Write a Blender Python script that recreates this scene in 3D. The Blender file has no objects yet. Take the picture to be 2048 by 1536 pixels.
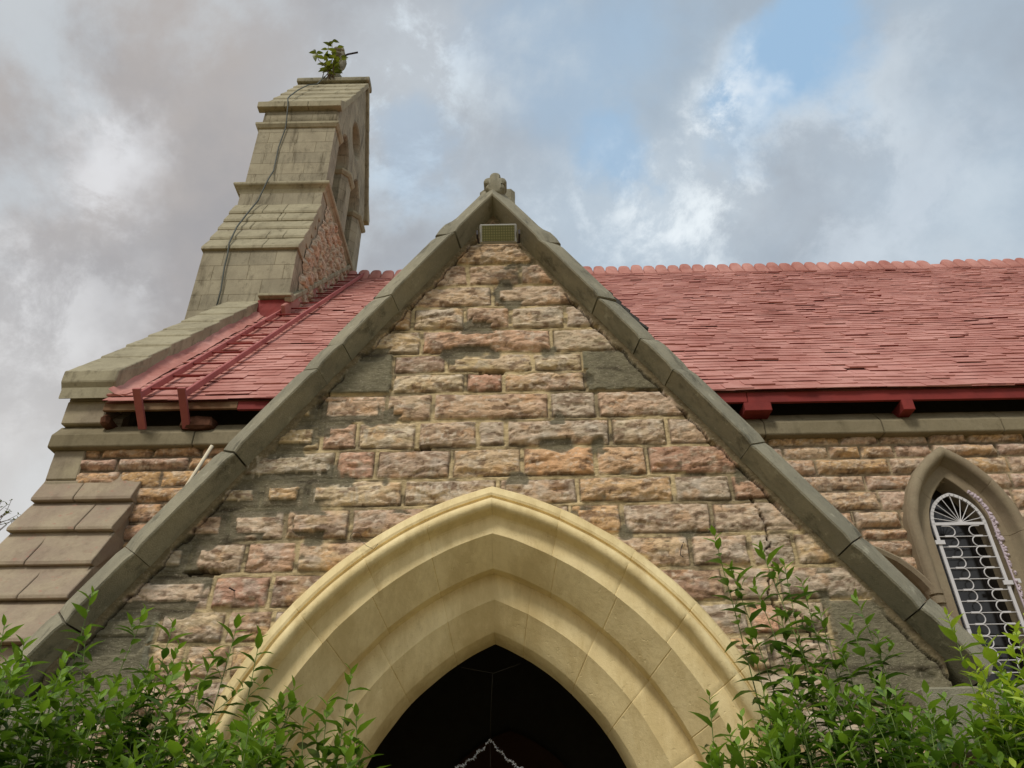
import bpy, bmesh, math, random
import numpy as np
from mathutils import Vector, Matrix
random.seed(7)
S = bpy.context.scene
C = S.collection
rad = math.radians

# ------------------------------------------------------------------ camera
PITCH, ROLL, YAW, FPX = rad(33.3), rad(0.85), rad(0.3), 1537.0
fw = Vector((-math.sin(YAW)*math.cos(PITCH), math.cos(YAW)*math.cos(PITCH), math.sin(PITCH)))
rt = Vector((math.cos(YAW), math.sin(YAW), 0))
up = rt.cross(fw)
r2 = rt*math.cos(ROLL) - up*math.sin(ROLL)
u2 = up*math.cos(ROLL) + rt*math.sin(ROLL)
cd = bpy.data.cameras.new('camera'); cam = bpy.data.objects.new('camera', cd); C.objects.link(cam)
M = Matrix((r2, u2, -fw)).transposed().to_4x4(); M.translation = Vector((0, 0, 1.6))
cam.matrix_world = M
cd.sensor_width = 36; cd.lens = 36*FPX/2048; cd.clip_end = 3000; cd.clip_start = 0.05
S.camera = cam

def skydir(px, py):
    d = fw + r2*((px-1024)/FPX) - u2*((py-768)/FPX)
    return tuple(d.normalized())

# ------------------------------------------------------------------ world
SUN_EL, SUN_AZ = rad(50), rad(205)     # azimuth measured clockwise from +Y (behind the camera, a bit left)
W = bpy.data.worlds.new("World"); S.world = W; W.use_nodes = True
nt = W.node_tree; N = nt.nodes; L = nt.links
N.clear()
def nd(t, **k):
    n = N.new(t)
    for a, b in k.items(): setattr(n, a, b)
    return n
out = nd('ShaderNodeOutputWorld'); bg = nd('ShaderNodeBackground'); bg.inputs[1].default_value = 0.1
L.new(bg.outputs[0], out.inputs[0])
sky = nd('ShaderNodeTexSky', sky_type='NISHITA'); sky.sun_disc = False
sky.sun_elevation = SUN_EL; sky.sun_rotation = SUN_AZ
tc = nd('ShaderNodeTexCoord')
def wmath(op, a, b=None, c=None, clamp=False):
    m = nd('ShaderNodeMath', operation=op); m.use_clamp = clamp
    for i, v in enumerate((a, b, c)):
        if v is None: continue
        if isinstance(v, (int, float)): m.inputs[i].default_value = v
        else: L.new(v, m.inputs[i])
    return m.outputs[0]
def wnoise(scale, detail, rough, dist=0.0, off=(0, 0, 0), sc=(1, 1, 1)):
    mp = nd('ShaderNodeMapping'); mp.inputs['Location'].default_value = off; mp.inputs['Scale'].default_value = sc
    L.new(tc.outputs['Generated'], mp.inputs[0])
    n = nd('ShaderNodeTexNoise'); n.inputs['Scale'].default_value = scale; n.inputs['Detail'].default_value = detail
    n.inputs['Roughness'].default_value = rough; n.inputs['Distortion'].default_value = dist
    L.new(mp.outputs[0], n.inputs['Vector']); return n
warp = wnoise(3.5, 6, 0.6)
def blob(px, py, r, soft=1.0):
    # distance of the (noise-warped) sky direction to a fixed direction of the sky
    v = nd('ShaderNodeVectorMath', operation='SUBTRACT'); L.new(warp.outputs['Color'], v.inputs[0]); v.inputs[1].default_value = (.5, .5, .5)
    v2 = nd('ShaderNodeVectorMath', operation='SCALE'); L.new(v.outputs[0], v2.inputs[0]); v2.inputs[3].default_value = 0.34
    v3 = nd('ShaderNodeVectorMath', operation='ADD'); L.new(tc.outputs['Generated'], v3.inputs[0]); L.new(v2.outputs[0], v3.inputs[1])
    d = nd('ShaderNodeVectorMath', operation='DISTANCE'); L.new(v3.outputs[0], d.inputs[0]); d.inputs[1].default_value = skydir(px, py)
    m = nd('ShaderNodeMapRange'); m.interpolation_type = 'SMOOTHSTEP'
    L.new(d.outputs['Value'], m.inputs[0]); m.inputs[1].default_value = r*(1+soft*.5); m.inputs[2].default_value = r*(1-soft*.6)
    m.inputs[3].default_value = 0; m.inputs[4].default_value = 1
    return m.outputs[0]
def srgb(c):
    return tuple((x/12.92 if x <= .04045 else ((x+.055)/1.055)**2.4) for x in [v/255 for v in c]) + (1,)
def wcol(c, k=10.0):
    r = srgb(c); return (r[0]*k, r[1]*k, r[2]*k, 1)
def wmix(fac, a, b):
    m = nd('ShaderNodeMix', data_type='RGBA')
    if isinstance(fac, float): m.inputs[0].default_value = fac
    else: L.new(fac, m.inputs[0])
    for i, v in ((6, a), (7, b)):
        if isinstance(v, tuple): m.inputs[i].default_value = v
        else: L.new(v, m.inputs[i])
    return m.outputs[2]
SKYK = 7.2
sep = nd('ShaderNodeSeparateXYZ'); L.new(tc.outputs['Generated'], sep.inputs[0])
gx = nd('ShaderNodeMapRange'); L.new(sep.outputs[0], gx.inputs[0]); gx.inputs[1].default_value = -.32; gx.inputs[2].default_value = .12
big = wnoise(2.1, 7, .55, .4, (3.1, .4, 1.7))
gxn = wmath('ADD', gx.outputs[0], wmath('MULTIPLY', wmath('SUBTRACT', big.outputs[0], .5), 1.3), clamp=True)
base = wmix(gxn, wcol((177, 172, 170), SKYK), wcol((168, 184, 199), SKYK))
# dark undersides of the clouds
dk = nd('ShaderNodeMapRange'); dk.interpolation_type = 'SMOOTHSTEP'
dn = wnoise(2.6, 8, .58, .15, (7.7, 2.2, .3)); L.new(dn.outputs[0], dk.inputs[0]); dk.inputs[1].default_value = .45; dk.inputs[2].default_value = .72
base = wmix(wmath('MULTIPLY', dk.outputs[0], .5), base, wcol((140, 144, 152), SKYK))
# thin veils, brighter
lt = nd('ShaderNodeMapRange'); lt.interpolation_type = 'SMOOTHSTEP'
ln = wnoise(3.4, 9, .6, .15, (1.7, 5.2, 2.3)); L.new(ln.outputs[0], lt.inputs[0]); lt.inputs[1].default_value = .47; lt.inputs[2].default_value = .66
base = wmix(wmath('MULTIPLY', lt.outputs[0], .55), base, wcol((205, 216, 224), SKYK))
# bright low sky on the left, bright cloud edges by the holes
fine = wnoise(7.5, 10, .66, .2, (2.7, 8.2, 4.3))
fr = nd('ShaderNodeMapRange'); fr.interpolation_type = 'SMOOTHSTEP'; L.new(fine.outputs[0], fr.inputs[0]); fr.inputs[1].default_value = .44; fr.inputs[2].default_value = .60
for (px, py, r, k, c) in ((1480, 190, .085, .9, (232, 240, 245)), (1290, 420, .075, .8, (228, 237, 243)), (880, 90, .08, .75, (222, 232, 240)),
                          (790, 240, .10, .8, (216, 230, 240)), (275, 330, .06, .75, (226, 227, 230)), (20, 610, .11, .7, (228, 229, 231)), (1440, 430, .09, .9, (232, 240, 245)), (1100, 500, .09, .7, (220, 230, 238)), (290, 480, .045, .6, (224, 226, 229)), (1750, 430, .10, .5, (206, 216, 226)), (1700, 180, .08, .6, (214, 224, 232))):
    b = blob(px, py, r, 1.3)
    f = wmath('MULTIPLY', wmath('MULTIPLY', b, wmath('ADD', wmath('MULTIPLY', fr.outputs[0], .75), .3)), k, clamp=True)
    base = wmix(f, base, wcol(c, SKYK))
lowl = nd('ShaderNodeMapRange'); L.new(sep.outputs[2], lowl.inputs[0]); lowl.inputs[1].default_value = .62; lowl.inputs[2].default_value = .3; lowl.interpolation_type = 'SMOOTHSTEP'
base = wmix(wmath('MULTIPLY', lowl.outputs[0], .7), base, wcol((219, 217, 214), SKYK))
# blue holes where the sky itself shows
skyb = nd('ShaderNodeMix', data_type='RGBA'); skyb.inputs[0].default_value = 1; skyb.blend_type = 'MULTIPLY'
L.new(sky.outputs[0], skyb.inputs[6]); skyb.inputs[7].default_value = (1.75, 1.62, 1.5, 1)
skyc = wmix(.72, skyb.outputs[2], wcol((164, 198, 226), SKYK))
for (px, py, r, k) in ((1570, 90, .09, .9), (1540, 20, .06, .8), (1235, 300, .05, .6), (1530, 300, .05, .3), (1150, 120, .10, .35), (820, 330, .06, .3)):
    f = wmath('MULTIPLY', blob(px, py, r, .9), k, clamp=True)
    f = wmath('MULTIPLY', f, wmath('SUBTRACT', 1.15, wmath('MULTIPLY', lt.outputs[0], .8)), clamp=True)
    base = wmix(f, base, skyc)
for (px, py, r, k, c) in ((1480, 200, .055, .85, (236, 242, 246)), (1450, 110, .035, .6, (225, 234, 240)), (1290, 400, .05, .5, (230, 238, 243))):
    f = wmath('MULTIPLY', wmath('MULTIPLY', blob(px, py, r, 1.0), fr.outputs[0]), k, clamp=True)
    base = wmix(f, base, wcol(c, SKYK))
L.new(base, bg.inputs[0])

sd = bpy.data.lights.new('sun', 'SUN'); sd.energy = 1.5; sd.angle = rad(14); sd.color = (1.0, .945, .86)
so = bpy.data.objects.new('sun', sd); C.objects.link(so)
sv = Vector((math.sin(SUN_AZ)*math.cos(SUN_EL), math.cos(SUN_AZ)*math.cos(SUN_EL), math.sin(SUN_EL)))
so.rotation_euler = sv.to_track_quat('Z', 'Y').to_euler()
S.view_settings.view_transform = 'Standard'; S.view_settings.look = 'None'; S.view_settings.gamma = 1
S.view_settings.exposure = 0.55
S.render.engine = 'CYCLES'

# ------------------------------------------------------------------ naming helpers
def empty(name, label, cat, loc=(0, 0, 0), group=None):
    o = bpy.data.objects.new(name, None); C.objects.link(o); o.location = loc
    o['label'] = label; o['category'] = cat
    if group: o['group'] = group
    return o
def link(name, me, mat=None, parent=None, label=None, smooth=False):
    o = bpy.data.objects.new(name, me); C.objects.link(o)
    if mat: me.materials.append(mat)
    if parent:
        o.parent = parent
        if parent.type == 'EMPTY': o.matrix_parent_inverse = Matrix.Translation(-parent.location)
    if label: o['label'] = label
    if smooth: me.polygons.foreach_set('use_smooth', [True]*len(me.polygons))
    return o
def tag(o, label, cat, group=None):
    o['label'] = label; o['category'] = cat
    if group: o['group'] = group
    return o

# ------------------------------------------------------------------ materials
def mat(name, rough=.85, spec=.3, metal=0.0):
    m = bpy.data.materials.new(name); m.use_nodes = True
    b = m.node_tree.nodes['Principled BSDF']
    b.inputs['Roughness'].default_value = rough; b.inputs['Specular IOR Level'].default_value = spec; b.inputs['Metallic'].default_value = metal
    return m, m.node_tree, b
def tn(t, kind, **k):
    n = t.nodes.new(kind)
    for a, b in k.items():
        if a.startswith('i_'): n.inputs[a[2:].replace('_', ' ')].default_value = b
        else: setattr(n, a, b)
    return n
def noise(t, co, scale, detail=6, rough=.6, sc=(1, 1, 1), dist=0):
    mp = tn(t, 'ShaderNodeMapping'); mp.inputs['Scale'].default_value = sc; t.links.new(co, mp.inputs[0])
    n = tn(t, 'ShaderNodeTexNoise', i_Scale=scale, i_Detail=detail, i_Roughness=rough, i_Distortion=dist); t.links.new(mp.outputs[0], n.inputs['Vector'])
    return n.outputs[0]
def ramp(t, f, a, b, lo=0., hi=1.):
    m = tn(t, 'ShaderNodeMapRange', interpolation_type='SMOOTHSTEP'); t.links.new(f, m.inputs[0])
    for i, v in enumerate((a, b, lo, hi)): m.inputs[i+1].default_value = v
    return m.outputs[0]
def mixc(t, f, a, b, blend='MIX'):
    m = tn(t, 'ShaderNodeMix', data_type='RGBA', blend_type=blend)
    for i, v in ((0, f), (6, a), (7, b)):
        if isinstance(v, (tuple, float, int)): m.inputs[i].default_value = v
        else: t.links.new(v, m.inputs[i])
    return m.outputs[2]
def mth(t, op, a, b=0.):
    m = tn(t, 'ShaderNodeMath', operation=op)
    for i, v in ((0, a), (1, b)):
        if isinstance(v, (float, int)): m.inputs[i].default_value = v
        else: t.links.new(v, m.inputs[i])
    return m.outputs[0]
def bump(t, b, h, strength, dist):
    n = tn(t, 'ShaderNodeBump'); n.inputs['Strength'].default_value = strength; n.inputs['Distance'].default_value = dist
    t.links.new(h, n.inputs['Height']); t.links.new(n.outputs[0], b.inputs['Normal']); return n
def objco(t):
    g = tn(t, 'ShaderNodeNewGeometry'); return g.outputs['Position']

def m_attr(name, rough=.9, bscale=55, bd=.006, spec=.2):
    m, t, b = mat(name, rough, spec); co = objco(t)
    a = tn(t, 'ShaderNodeAttribute', attribute_name='Col')
    n1 = noise(t, co, 18, 8, .7, (1, 1, 1.8)); n2 = noise(t, co, 90, 4, .6)
    c = mixc(t, 1., a.outputs['Color'], mixc(t, ramp(t, n1, .3, .7), (.74, .72, .70, 1), (1.24, 1.22, 1.2, 1)), 'MULTIPLY')
    c = mixc(t, ramp(t, n2, .55, .75, 0, .35), c, (.62, .52, .40, 1))
    t.links.new(c, b.inputs['Base Color'])
    h = mth(t, 'ADD', noise(t, co, bscale, 8, .7, (1, 1, 1.6), .6), mth(t, 'MULTIPLY', noise(t, co, bscale*.35, 5, .6, (1, 1, 2.2), 1.), 1.6))
    bump(t, b, h, .9, bd)
    return m
def m_ashlar(name, col, col2, dark, bw=None, bh=.3, off=0., streak=.5, lichen=.35, bd=.006, mort=.006, pale=None, mortdark=.35):
    """dressed stone: optional brick joints, blotches and dark runs"""
    m, t, b = mat(name, .92, .15); co = objco(t)
    n1 = noise(t, co, 1.7, 8, .65); n2 = noise(t, co, 7, 9, .7, (1, 1, .6)); n3 = noise(t, co, 38, 6, .7)
    c = mixc(t, ramp(t, n1, .35, .65), srgb(col), srgb(col2))
    c = mixc(t, ramp(t, n2, .52, .70, 0, lichen), c, srgb(dark))
    n4 = noise(t, co, 2.3, 8, .7, (2.2, 2.2, .35)); c = mixc(t, ramp(t, n4, .5, .72, 0, streak), c, srgb(dark))
    if pale: c = mixc(t, ramp(t, noise(t, co, 11, 8, .75), .58, .66, 0, .6), c, srgb(pale))
    c = mixc(t, 1., c, mixc(t, n3, (.80, .80, .80, 1), (1.2, 1.2, 1.2, 1)), 'MULTIPLY')
    h = mth(t, 'MULTIPLY', n3, .5); h = mth(t, 'ADD', h, noise(t, co, 150, 3, .6))
    if bw:
        g = tn(t, 'ShaderNodeNewGeometry'); s = tn(t, 'ShaderNodeSeparateXYZ'); t.links.new(co, s.inputs[0])
        sn = tn(t, 'ShaderNodeSeparateXYZ'); t.links.new(g.outputs['True Normal'], sn.inputs[0])
        isx = ramp(t, mth(t, 'ABSOLUTE', sn.outputs[0]), .6, .7)
        hx = mth(t, 'ADD', mth(t, 'MULTIPLY', s.outputs[0], mth(t, 'SUBTRACT', 1., isx)), mth(t, 'MULTIPLY', s.outputs[1], isx))
        cb = tn(t, 'ShaderNodeCombineXYZ'); t.links.new(hx, cb.inputs[0]); t.links.new(mth(t, 'ADD', s.outputs[2], off), cb.inputs[1])
        br = tn(t, 'ShaderNodeTexBrick'); t.links.new(cb.outputs[0], br.inputs['Vector'])
        br.inputs['Scale'].default_value = 1; br.inputs['Brick Width'].default_value = bw; br.inputs['Row Height'].default_value = bh
        br.inputs['Mortar Size'].default_value = mort; br.inputs['Mortar Smooth'].default_value = .2; br.inputs['Bias'].default_value = 0
        br.offset = .45; br.squash = .75; br.squash_frequency = 3
        br.inputs['Color1'].default_value = (.9, .9, .9, 1); br.inputs['Color2'].default_value = (1.1, 1.09, 1.07, 1); br.inputs['Mortar'].default_value = (mortdark, mortdark*.93, mortdark*.8, 1)
        c = mixc(t, 1., c, br.outputs['Color'], 'MULTIPLY')
        h = mth(t, 'SUBTRACT', h, mth(t, 'MULTIPLY', br.outputs['Fac'], 3.))
    t.links.new(c, b.inputs['Base Color']); bump(t, b, h, .7, bd)
    return m
def m_paint(name, col, col2, dirt, rough=.7, spec=.25, bs=26, bd=.006, df=.4, streakz=1.):
    m, t, b = mat(name, rough, spec); co = objco(t)
    c = mixc(t, ramp(t, noise(t, co, 2.5, 6, .6), .35, .65), srgb(col), srgb(col2))
    c = mixc(t, ramp(t, noise(t, co, 5, 10, .75, (1, 1, streakz)), .56, .74, 0, df), c, srgb(dirt))
    c = mixc(t, ramp(t, noise(t, co, 60, 4, .7), .64, .72, 0, df), c, srgb(dirt))
    t.links.new(c, b.inputs['Base Color'])
    h = mth(t, 'ADD', noise(t, co, bs, 10, .72), mth(t, 'MULTIPLY', ramp(t, noise(t, co, bs*1.1, 3, .5), .66, .73), -.45))
    bump(t, b, h, .5, bd); return m
def m_plain(name, col, rough=.6, spec=.4, metal=0., bs=None, bd=.002, var=.25):
    m, t, b = mat(name, rough, spec, metal); co = objco(t); c0 = srgb(col)
    c = mixc(t, noise(t, co, 14, 6, .65), tuple(v*(1-var) for v in c0[:3])+(1,), tuple(min(1, v*(1+var)) for v in c0[:3])+(1,))
    t.links.new(c, b.inputs['Base Color'])
    if bs: bump(t, b, noise(t, co, bs, 6, .6), .6, bd)
    return m

MAT = {}
MAT['rock'] = m_attr('rock_faced_stone')
MAT['coping'] = m_ashlar('grey_coping_stone', (156, 150, 128), (136, 132, 114), (80, 78, 66), streak=.5, lichen=.75, bd=.009, pale=(178, 174, 152))
MAT['tower'] = m_ashlar('tower_ashlar', (162, 154, 132), (146, 138, 118), (92, 84, 68), bw=.62, bh=.33, off=.1, streak=.75, lichen=.5, mort=.005, mortdark=.6)
MAT['towertop'] = m_ashlar('tower_slab_stone', (166, 158, 132), (150, 142, 118), (92, 84, 66), streak=.45, lichen=.6, bd=.006)
MAT['slab'] = m_ashlar('weathering_slab', (166, 155, 128), (150, 138, 118), (110, 98, 80), streak=.3, lichen=.35, bd=.006)
MAT['butt'] = m_ashlar('buttress_stone', (168, 154, 130), (152, 136, 118), (112, 96, 80), streak=.3, lichen=.35, bd=.006, pale=(170, 118, 104))
MAT['dress'] = m_ashlar('window_dressing_stone', (150, 138, 114), (140, 126, 104), (104, 92, 72), streak=.3, lichen=.25)
MAT['cornice'] = m_ashlar('cornice_stone', (138, 128, 104), (126, 116, 92), (80, 72, 54), streak=.35, lichen=.35)
MAT['roof'] = m_paint('red_painted_slate', (188, 136, 126), (176, 120, 110), (146, 80, 72), .85, .15, 14, .012, .6)
MAT['slatedge'] = m_paint('dark_slate_edge', (146, 70, 62), (118, 52, 46), (84, 38, 34), .9, .1, 20, .004, .5)  # darker red for the lower edge face of some slates
t = MAT['roof'].node_tree; b = t.nodes['Principled BSDF']; l0 = b.inputs['Base Color'].links[0].from_socket; co = objco(t)
t.links.new(mixc(t, 1., l0, mixc(t, ramp(t, noise(t, co, .9, 7, .65), .35, .65), (.86, .80, .78, 1), (1.14, 1.2, 1.2, 1)), 'MULTIPLY'), b.inputs['Base Color'])
MAT['redwood'] = m_paint('red_painted_timber', (136, 50, 44), (116, 42, 38), (70, 32, 28), .75, .3, 20, .003, .5, .3)
MAT['ladder'] = m_paint('red_painted_steel', (172, 98, 92), (156, 84, 80), (112, 56, 52), .6, .35, 30, .002, .4)
MAT['oldwood'] = m_paint('weathered_timber', (134, 112, 86), (104, 74, 54), (60, 40, 30), .9, .1, 20, .006, .6, .2)
MAT['rotwood'] = m_paint('rotten_timber', (116, 76, 56), (84, 56, 42), (52, 32, 24), .95, .1, 20, .012, .6)
MAT['cream'] = m_paint('cream_painted_stone', (234, 216, 168), (224, 204, 154), (170, 142, 98), .75, .2, 30, .007, .42, .35)
t = MAT['cream'].node_tree; b = t.nodes['Principled BSDF']; l0 = b.inputs['Base Color'].links[0].from_socket; co = objco(t)
t.links.new(mixc(t, 1., l0, mixc(t, ramp(t, noise(t, co, 3.2, 9, .75, (1.6, 1, .5)), .38, .62), (.86, .83, .76, 1), (1.05, 1.05, 1.04, 1)), 'MULTIPLY'), b.inputs['Base Color'])
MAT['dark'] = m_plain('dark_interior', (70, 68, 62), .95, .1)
MAT['brown'] = m_plain('brown_door_timber', (70, 44, 26), .7, .3, bs=30)
MAT['glass'] = m_plain('dark_window_glass', (26, 24, 22), .12, .6)
MAT['white'] = m_plain('white_painted_iron', (206, 204, 204), .5, .4, var=.12)
MAT['iron'] = m_plain('rusty_black_iron', (42, 36, 38), .7, .4)
MAT['cable'] = m_plain('grey_cable', (78, 82, 76), .7, .4)
MAT['lead'] = m_plain('dark_slate', (64, 62, 58), .8, .3, bs=20)

# ------------------------------------------------------------------ numpy noise
def _h(ix, iy, s):
    a = (ix.astype(np.int64)*374761393 + iy.astype(np.int64)*668265263 + s*69069*7919) & 0xffffffff
    a = ((a ^ (a >> 13))*1274126177) & 0xffffffff
    a = ((a ^ (a >> 16))*2246822519) & 0xffffffff
    return ((a ^ (a >> 15)) & 0xffffff)/float(0xffffff)
def vnoise(x, y, s=0):
    ix = np.floor(x); iy = np.floor(y); fx = x-ix; fy = y-iy
    fx = fx*fx*(3-2*fx); fy = fy*fy*(3-2*fy)
    a = _h(ix, iy, s); b = _h(ix+1, iy, s); c = _h(ix, iy+1, s); d = _h(ix+1, iy+1, s)
    return (a*(1-fx)+b*fx)*(1-fy)+(c*(1-fx)+d*fx)*fy
def fbm(x, y, s=0, o=4, g=.5):
    v = 0; a = 1; t = 0
    for i in range(o):
        v = v+a*vnoise(x*2**i+i*13.7, y*2**i+i*7.1, s+i); t += a; a *= g
    return v/t
def facets(x, y, sx, sy, s, amp):
    """jittered cells, each a tilted plane: the chipped face of split stone"""
    X = x/sx; Y = y/sy; ix = np.floor(X); iy = np.floor(Y)
    best = np.full(x.shape, 9.); val = np.zeros(x.shape)
    for di in (-1, 0, 1):
        for dj in (-1, 0, 1):
            cx = ix+di; cy = iy+dj
            px = cx+_h(cx, cy, s); py = cy+_h(cx, cy, s+1)
            d = (X-px)**2+(Y-py)**2
            v = (_h(cx, cy, s+2)-.5)*1.1+(X-px)*(_h(cx, cy, s+3)-.5)*1.7+(Y-py)*(_h(cx, cy, s+4)-.62)*2.0
            m = d < best; best = np.where(m, d, best); val = np.where(m, v, val)
    return val*amp
def sm(x, a, b):
    t = np.clip((x-a)/(b-a), 0, 1); return t*t*(3-2*t)
LIN = lambda c: np.array(srgb(c)[:3])

PAL = [(204, 184, 150), (202, 176, 148), (198, 172, 144), (206, 184, 142), (192, 176, 154), (202, 180, 156), (206, 180, 138), (190, 172, 150), (196, 168, 142), (200, 184, 156)]
def masonry(X, Z, rows, joints, seed, jw=.0115, out=.013, pal=PAL, mortar=(196, 178, 138), mort2=(124, 114, 92), over={}, flat={}, rough=1., fsc=1., wob=.007):
    """height and colour of coursed rock-faced masonry; rows run downward"""
    wx = X+(fbm(X*9, Z*9, seed+50, 3)-.5)*wob*3; wz = Z+(fbm(X*6, Z*9, seed+60, 3)-.5)*wob*2.6
    rows = np.array(rows); ri = np.clip(len(rows)-1-np.searchsorted(rows[::-1], wz), 0, len(rows)-2)
    H = np.zeros(X.shape); col = np.zeros(X.shape+(3,))
    d = np.minimum(rows[ri]-wz, wz-rows[ri+1])
    sid = np.zeros(X.shape)
    for r in range(len(rows)-1):
        m = ri == r
        if not m.any(): continue
        j = np.array([-99.]+sorted(joints[r])+[99.])
        k = np.searchsorted(j, wx[m])-1; k = np.clip(k, 0, len(j)-2)
        dd = np.minimum(wx[m]-j[k], j[k+1]-wx[m]); d[m] = np.minimum(d[m], dd); sid[m] = k
    R = ri.astype(float); r1 = _h(R, sid, seed); r2_ = _h(R, sid, seed+1); r3 = _h(R, sid, seed+2)
    stone = sm(d, jw, jw+.006)
    bul = sm(d, jw, jw+.05)
    sx = X+r1*7; sz = Z+r2_*5
    wv = (fbm(sx*14, sz*14, seed+5, 3)-.5)*.05
    ang = (r3-.5)*.9; tx = sx+sz*ang; tz = sz-sx*ang*.35
    f = facets(tx+wv, tz+wv*.7, .17*fsc, .05*fsc, seed+7, .010)+facets(tx+wv, tz+wv, .075*fsc, .020*fsc, seed+17, .0062)+(fbm(tx*20, tz*70, seed+27, 4)-.5)*.012
    cr = np.abs(fbm(tx*6+wv*8, tz*17+wv*6, seed+28, 4)-.5); crk = (1-sm(cr, .0, .022))*sm(fbm(sx*4, sz*4, seed+29, 2), .40, .55); f = (f-crk*.007)*.78
    f = f+(fbm(sx*5, sz*8, seed+37, 2)-.5)*.012
    h = stone*(.012+.006*r3)+bul*(out*(.5+r3))+f*rough*sm(d, jw-.004, jw+.014)
    rib = (1-sm(np.abs(d), .0, .008))*.004
    h = np.where(stone > 0, h, rib+(fbm(X*40, Z*40, seed+70, 2)-.5)*.006)
    P = np.array([LIN(c) for c in pal]); idx = np.floor(r1*len(pal)*.9999).astype(int)
    c = P[idx]; c2 = P[(np.floor(r2_*len(pal)*.9999)).astype(int)]
    for (rr, kk), v in over.items():
        v = tuple(.55*a_+.45*b_+15 for a_, b_ in zip(v, (186, 166, 138)))
        m = (ri == rr) & (sid == kk); c[m] = LIN(v); c2[m] = c2[m]*.35+LIN(v)*.65
    mx = sm(fbm(sx*6, sz*11, seed+80, 4), .42, .62)[..., None]*.6
    c = c*(1-mx)+c2*mx
    lum = (.82+.36*fbm(sx*22, sz*40, seed+90, 4))[..., None]; c = c*lum*(.92+.2*r2_[..., None])
    gr = sm(fbm(sx*10, sz*13, seed+95, 3), .58, .72)[..., None]*.4; c = c*(1-gr)+LIN((186, 180, 168))*gr
    och = sm(fbm(sx*8+9, sz*12, seed+99, 3), .62, .75)[..., None]*.55; c = c*(1-och*.7)+LIN((196, 150, 102))*och*.7
    fis = sm(fbm(sx*16+wv*20, sz*38, seed+110, 4), .57, .66)[..., None]*.45; c = c*(1-fis)+LIN((120, 96, 76))*fis
    fis = np.maximum(fis, (crk*.62)[..., None]); c = c*(1-fis)+LIN((112, 88, 68))*fis
    pal_ = sm(fbm(sx*34, sz*60, seed+111, 3), .60, .72)[..., None]*.5; c = c*(1-pal_)+LIN((226, 212, 190))*pal_
    mm = LIN(mortar)*(.8+.4*fbm(X*12, Z*12, seed+91, 4))[..., None]
    mg = sm(fbm(X*3.1, Z*3.7, seed+92, 4), .56, .64)[..., None]*.7; mm = mm*(1-mg)+LIN(mort2)*mg
    # thin dark crack line where stone meets mortar, broken up by noise
    col = np.where((stone > .3)[..., None], c, mm)
    ck = sm(d, jw-.004, jw+.001)*(1-sm(d, jw+.003, jw+.010))*sm(fbm(X*7, Z*7, seed+112, 3), .38, .56); h = h-ck*.008; ck = ck[..., None]*.75; col = col*(1-ck)+LIN((66, 52, 40))*ck
    for (rr, kk), v in flat.items():
        m = (ri == rr) & (sid == kk) & (d > .004)
        h[m] = .022+(fbm(X[m]*20, Z[m]*20, seed+3, 3)-.5)*.004
        col[m] = LIN(v)*(.8+.4*fbm(X[m]*9, Z[m]*9, seed+4, 5))[:, None]
    return h, col, ri, sid, d
def grid_obj(name, U, V, pos, mask, col, material, parent, label=None, smooth=True):
    """U,V index grids; pos (n,m,3)"""
    n, m = pos.shape[:2]; idx = np.arange(n*m).reshape(n, m)
    q = np.stack([idx[:-1, :-1], idx[1:, :-1], idx[1:, 1:], idx[:-1, 1:]], -1)
    fm = mask[:-1, :-1] & mask[1:, :-1] & mask[1:, 1:] & mask[:-1, 1:]
    q = q[fm]; used = np.zeros(n*m, bool); used[q.ravel()] = True
    rem = np.cumsum(used)-1; q = rem[q]; P = pos.reshape(-1, 3)[used]
    me = bpy.data.meshes.new(name); me.vertices.add(len(P)); me.vertices.foreach_set('co', P.ravel())
    me.loops.add(q.size); me.loops.foreach_set('vertex_index', q.ravel().astype(np.int32))
    me.polygons.add(len(q)); me.polygons.foreach_set('loop_start', np.arange(0, q.size, 4, dtype=np.int32)); me.polygons.foreach_set('loop_total', np.full(len(q), 4, dtype=np.int32))
    me.update(calc_edges=True)
    if col is not None:
        a = me.color_attributes.new('Col', 'FLOAT_COLOR', 'POINT'); cc = np.ones((len(P), 4), np.float32); cc[:, :3] = np.clip(col.reshape(-1, 3)[used], 0, 1); a.data.foreach_set('color', cc.ravel())
    return link(name, me, material, parent, label, smooth)

# ------------------------------------------------------------------ bmesh helpers
def mesh_of(bm, name):
    bmesh.ops.recalc_face_normals(bm, faces=bm.faces); me = bpy.data.meshes.new(name); bm.to_mesh(me); bm.free(); return me
def bmbox(bm, x0, x1, y0, y1, z0, z1, jit=0.):
    v = [bm.verts.new((x+random.uniform(-jit, jit), y+random.uniform(-jit, jit), z+random.uniform(-jit, jit))) for x in (x0, x1) for y in (y0, y1) for z in (z0, z1)]
    for f in ((0, 1, 3, 2), (4, 6, 7, 5), (0, 4, 5, 1), (2, 3, 7, 6), (0, 2, 6, 4), (1, 5, 7, 3)): bm.faces.new([v[i] for i in f])
    return v
def prism_yz(bm, pts, x0, x1, bev=0., jit=0.):
    """polygon in the y-z plane pushed along x"""
    a = [bm.verts.new((x0, y, z)) for y, z in pts]; b = [bm.verts.new((x1, y, z)) for y, z in pts]
    n = len(pts); fs = [bm.faces.new(a), bm.faces.new(b[::-1])]
    for i in range(n): fs.append(bm.faces.new((a[i], b[i], b[(i+1) % n], a[(i+1) % n])))
    return a+b
def bevel_all(bm, w, seg=1, ang=35):
    bmesh.ops.recalc_face_normals(bm, faces=bm.faces)
    es = [e for e in bm.edges if len(e.link_faces) == 2 and e.calc_face_angle(0) > rad(ang)]
    bmesh.ops.bevel(bm, geom=es, offset=w, segments=seg, affect='EDGES', profile=.6)
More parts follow.
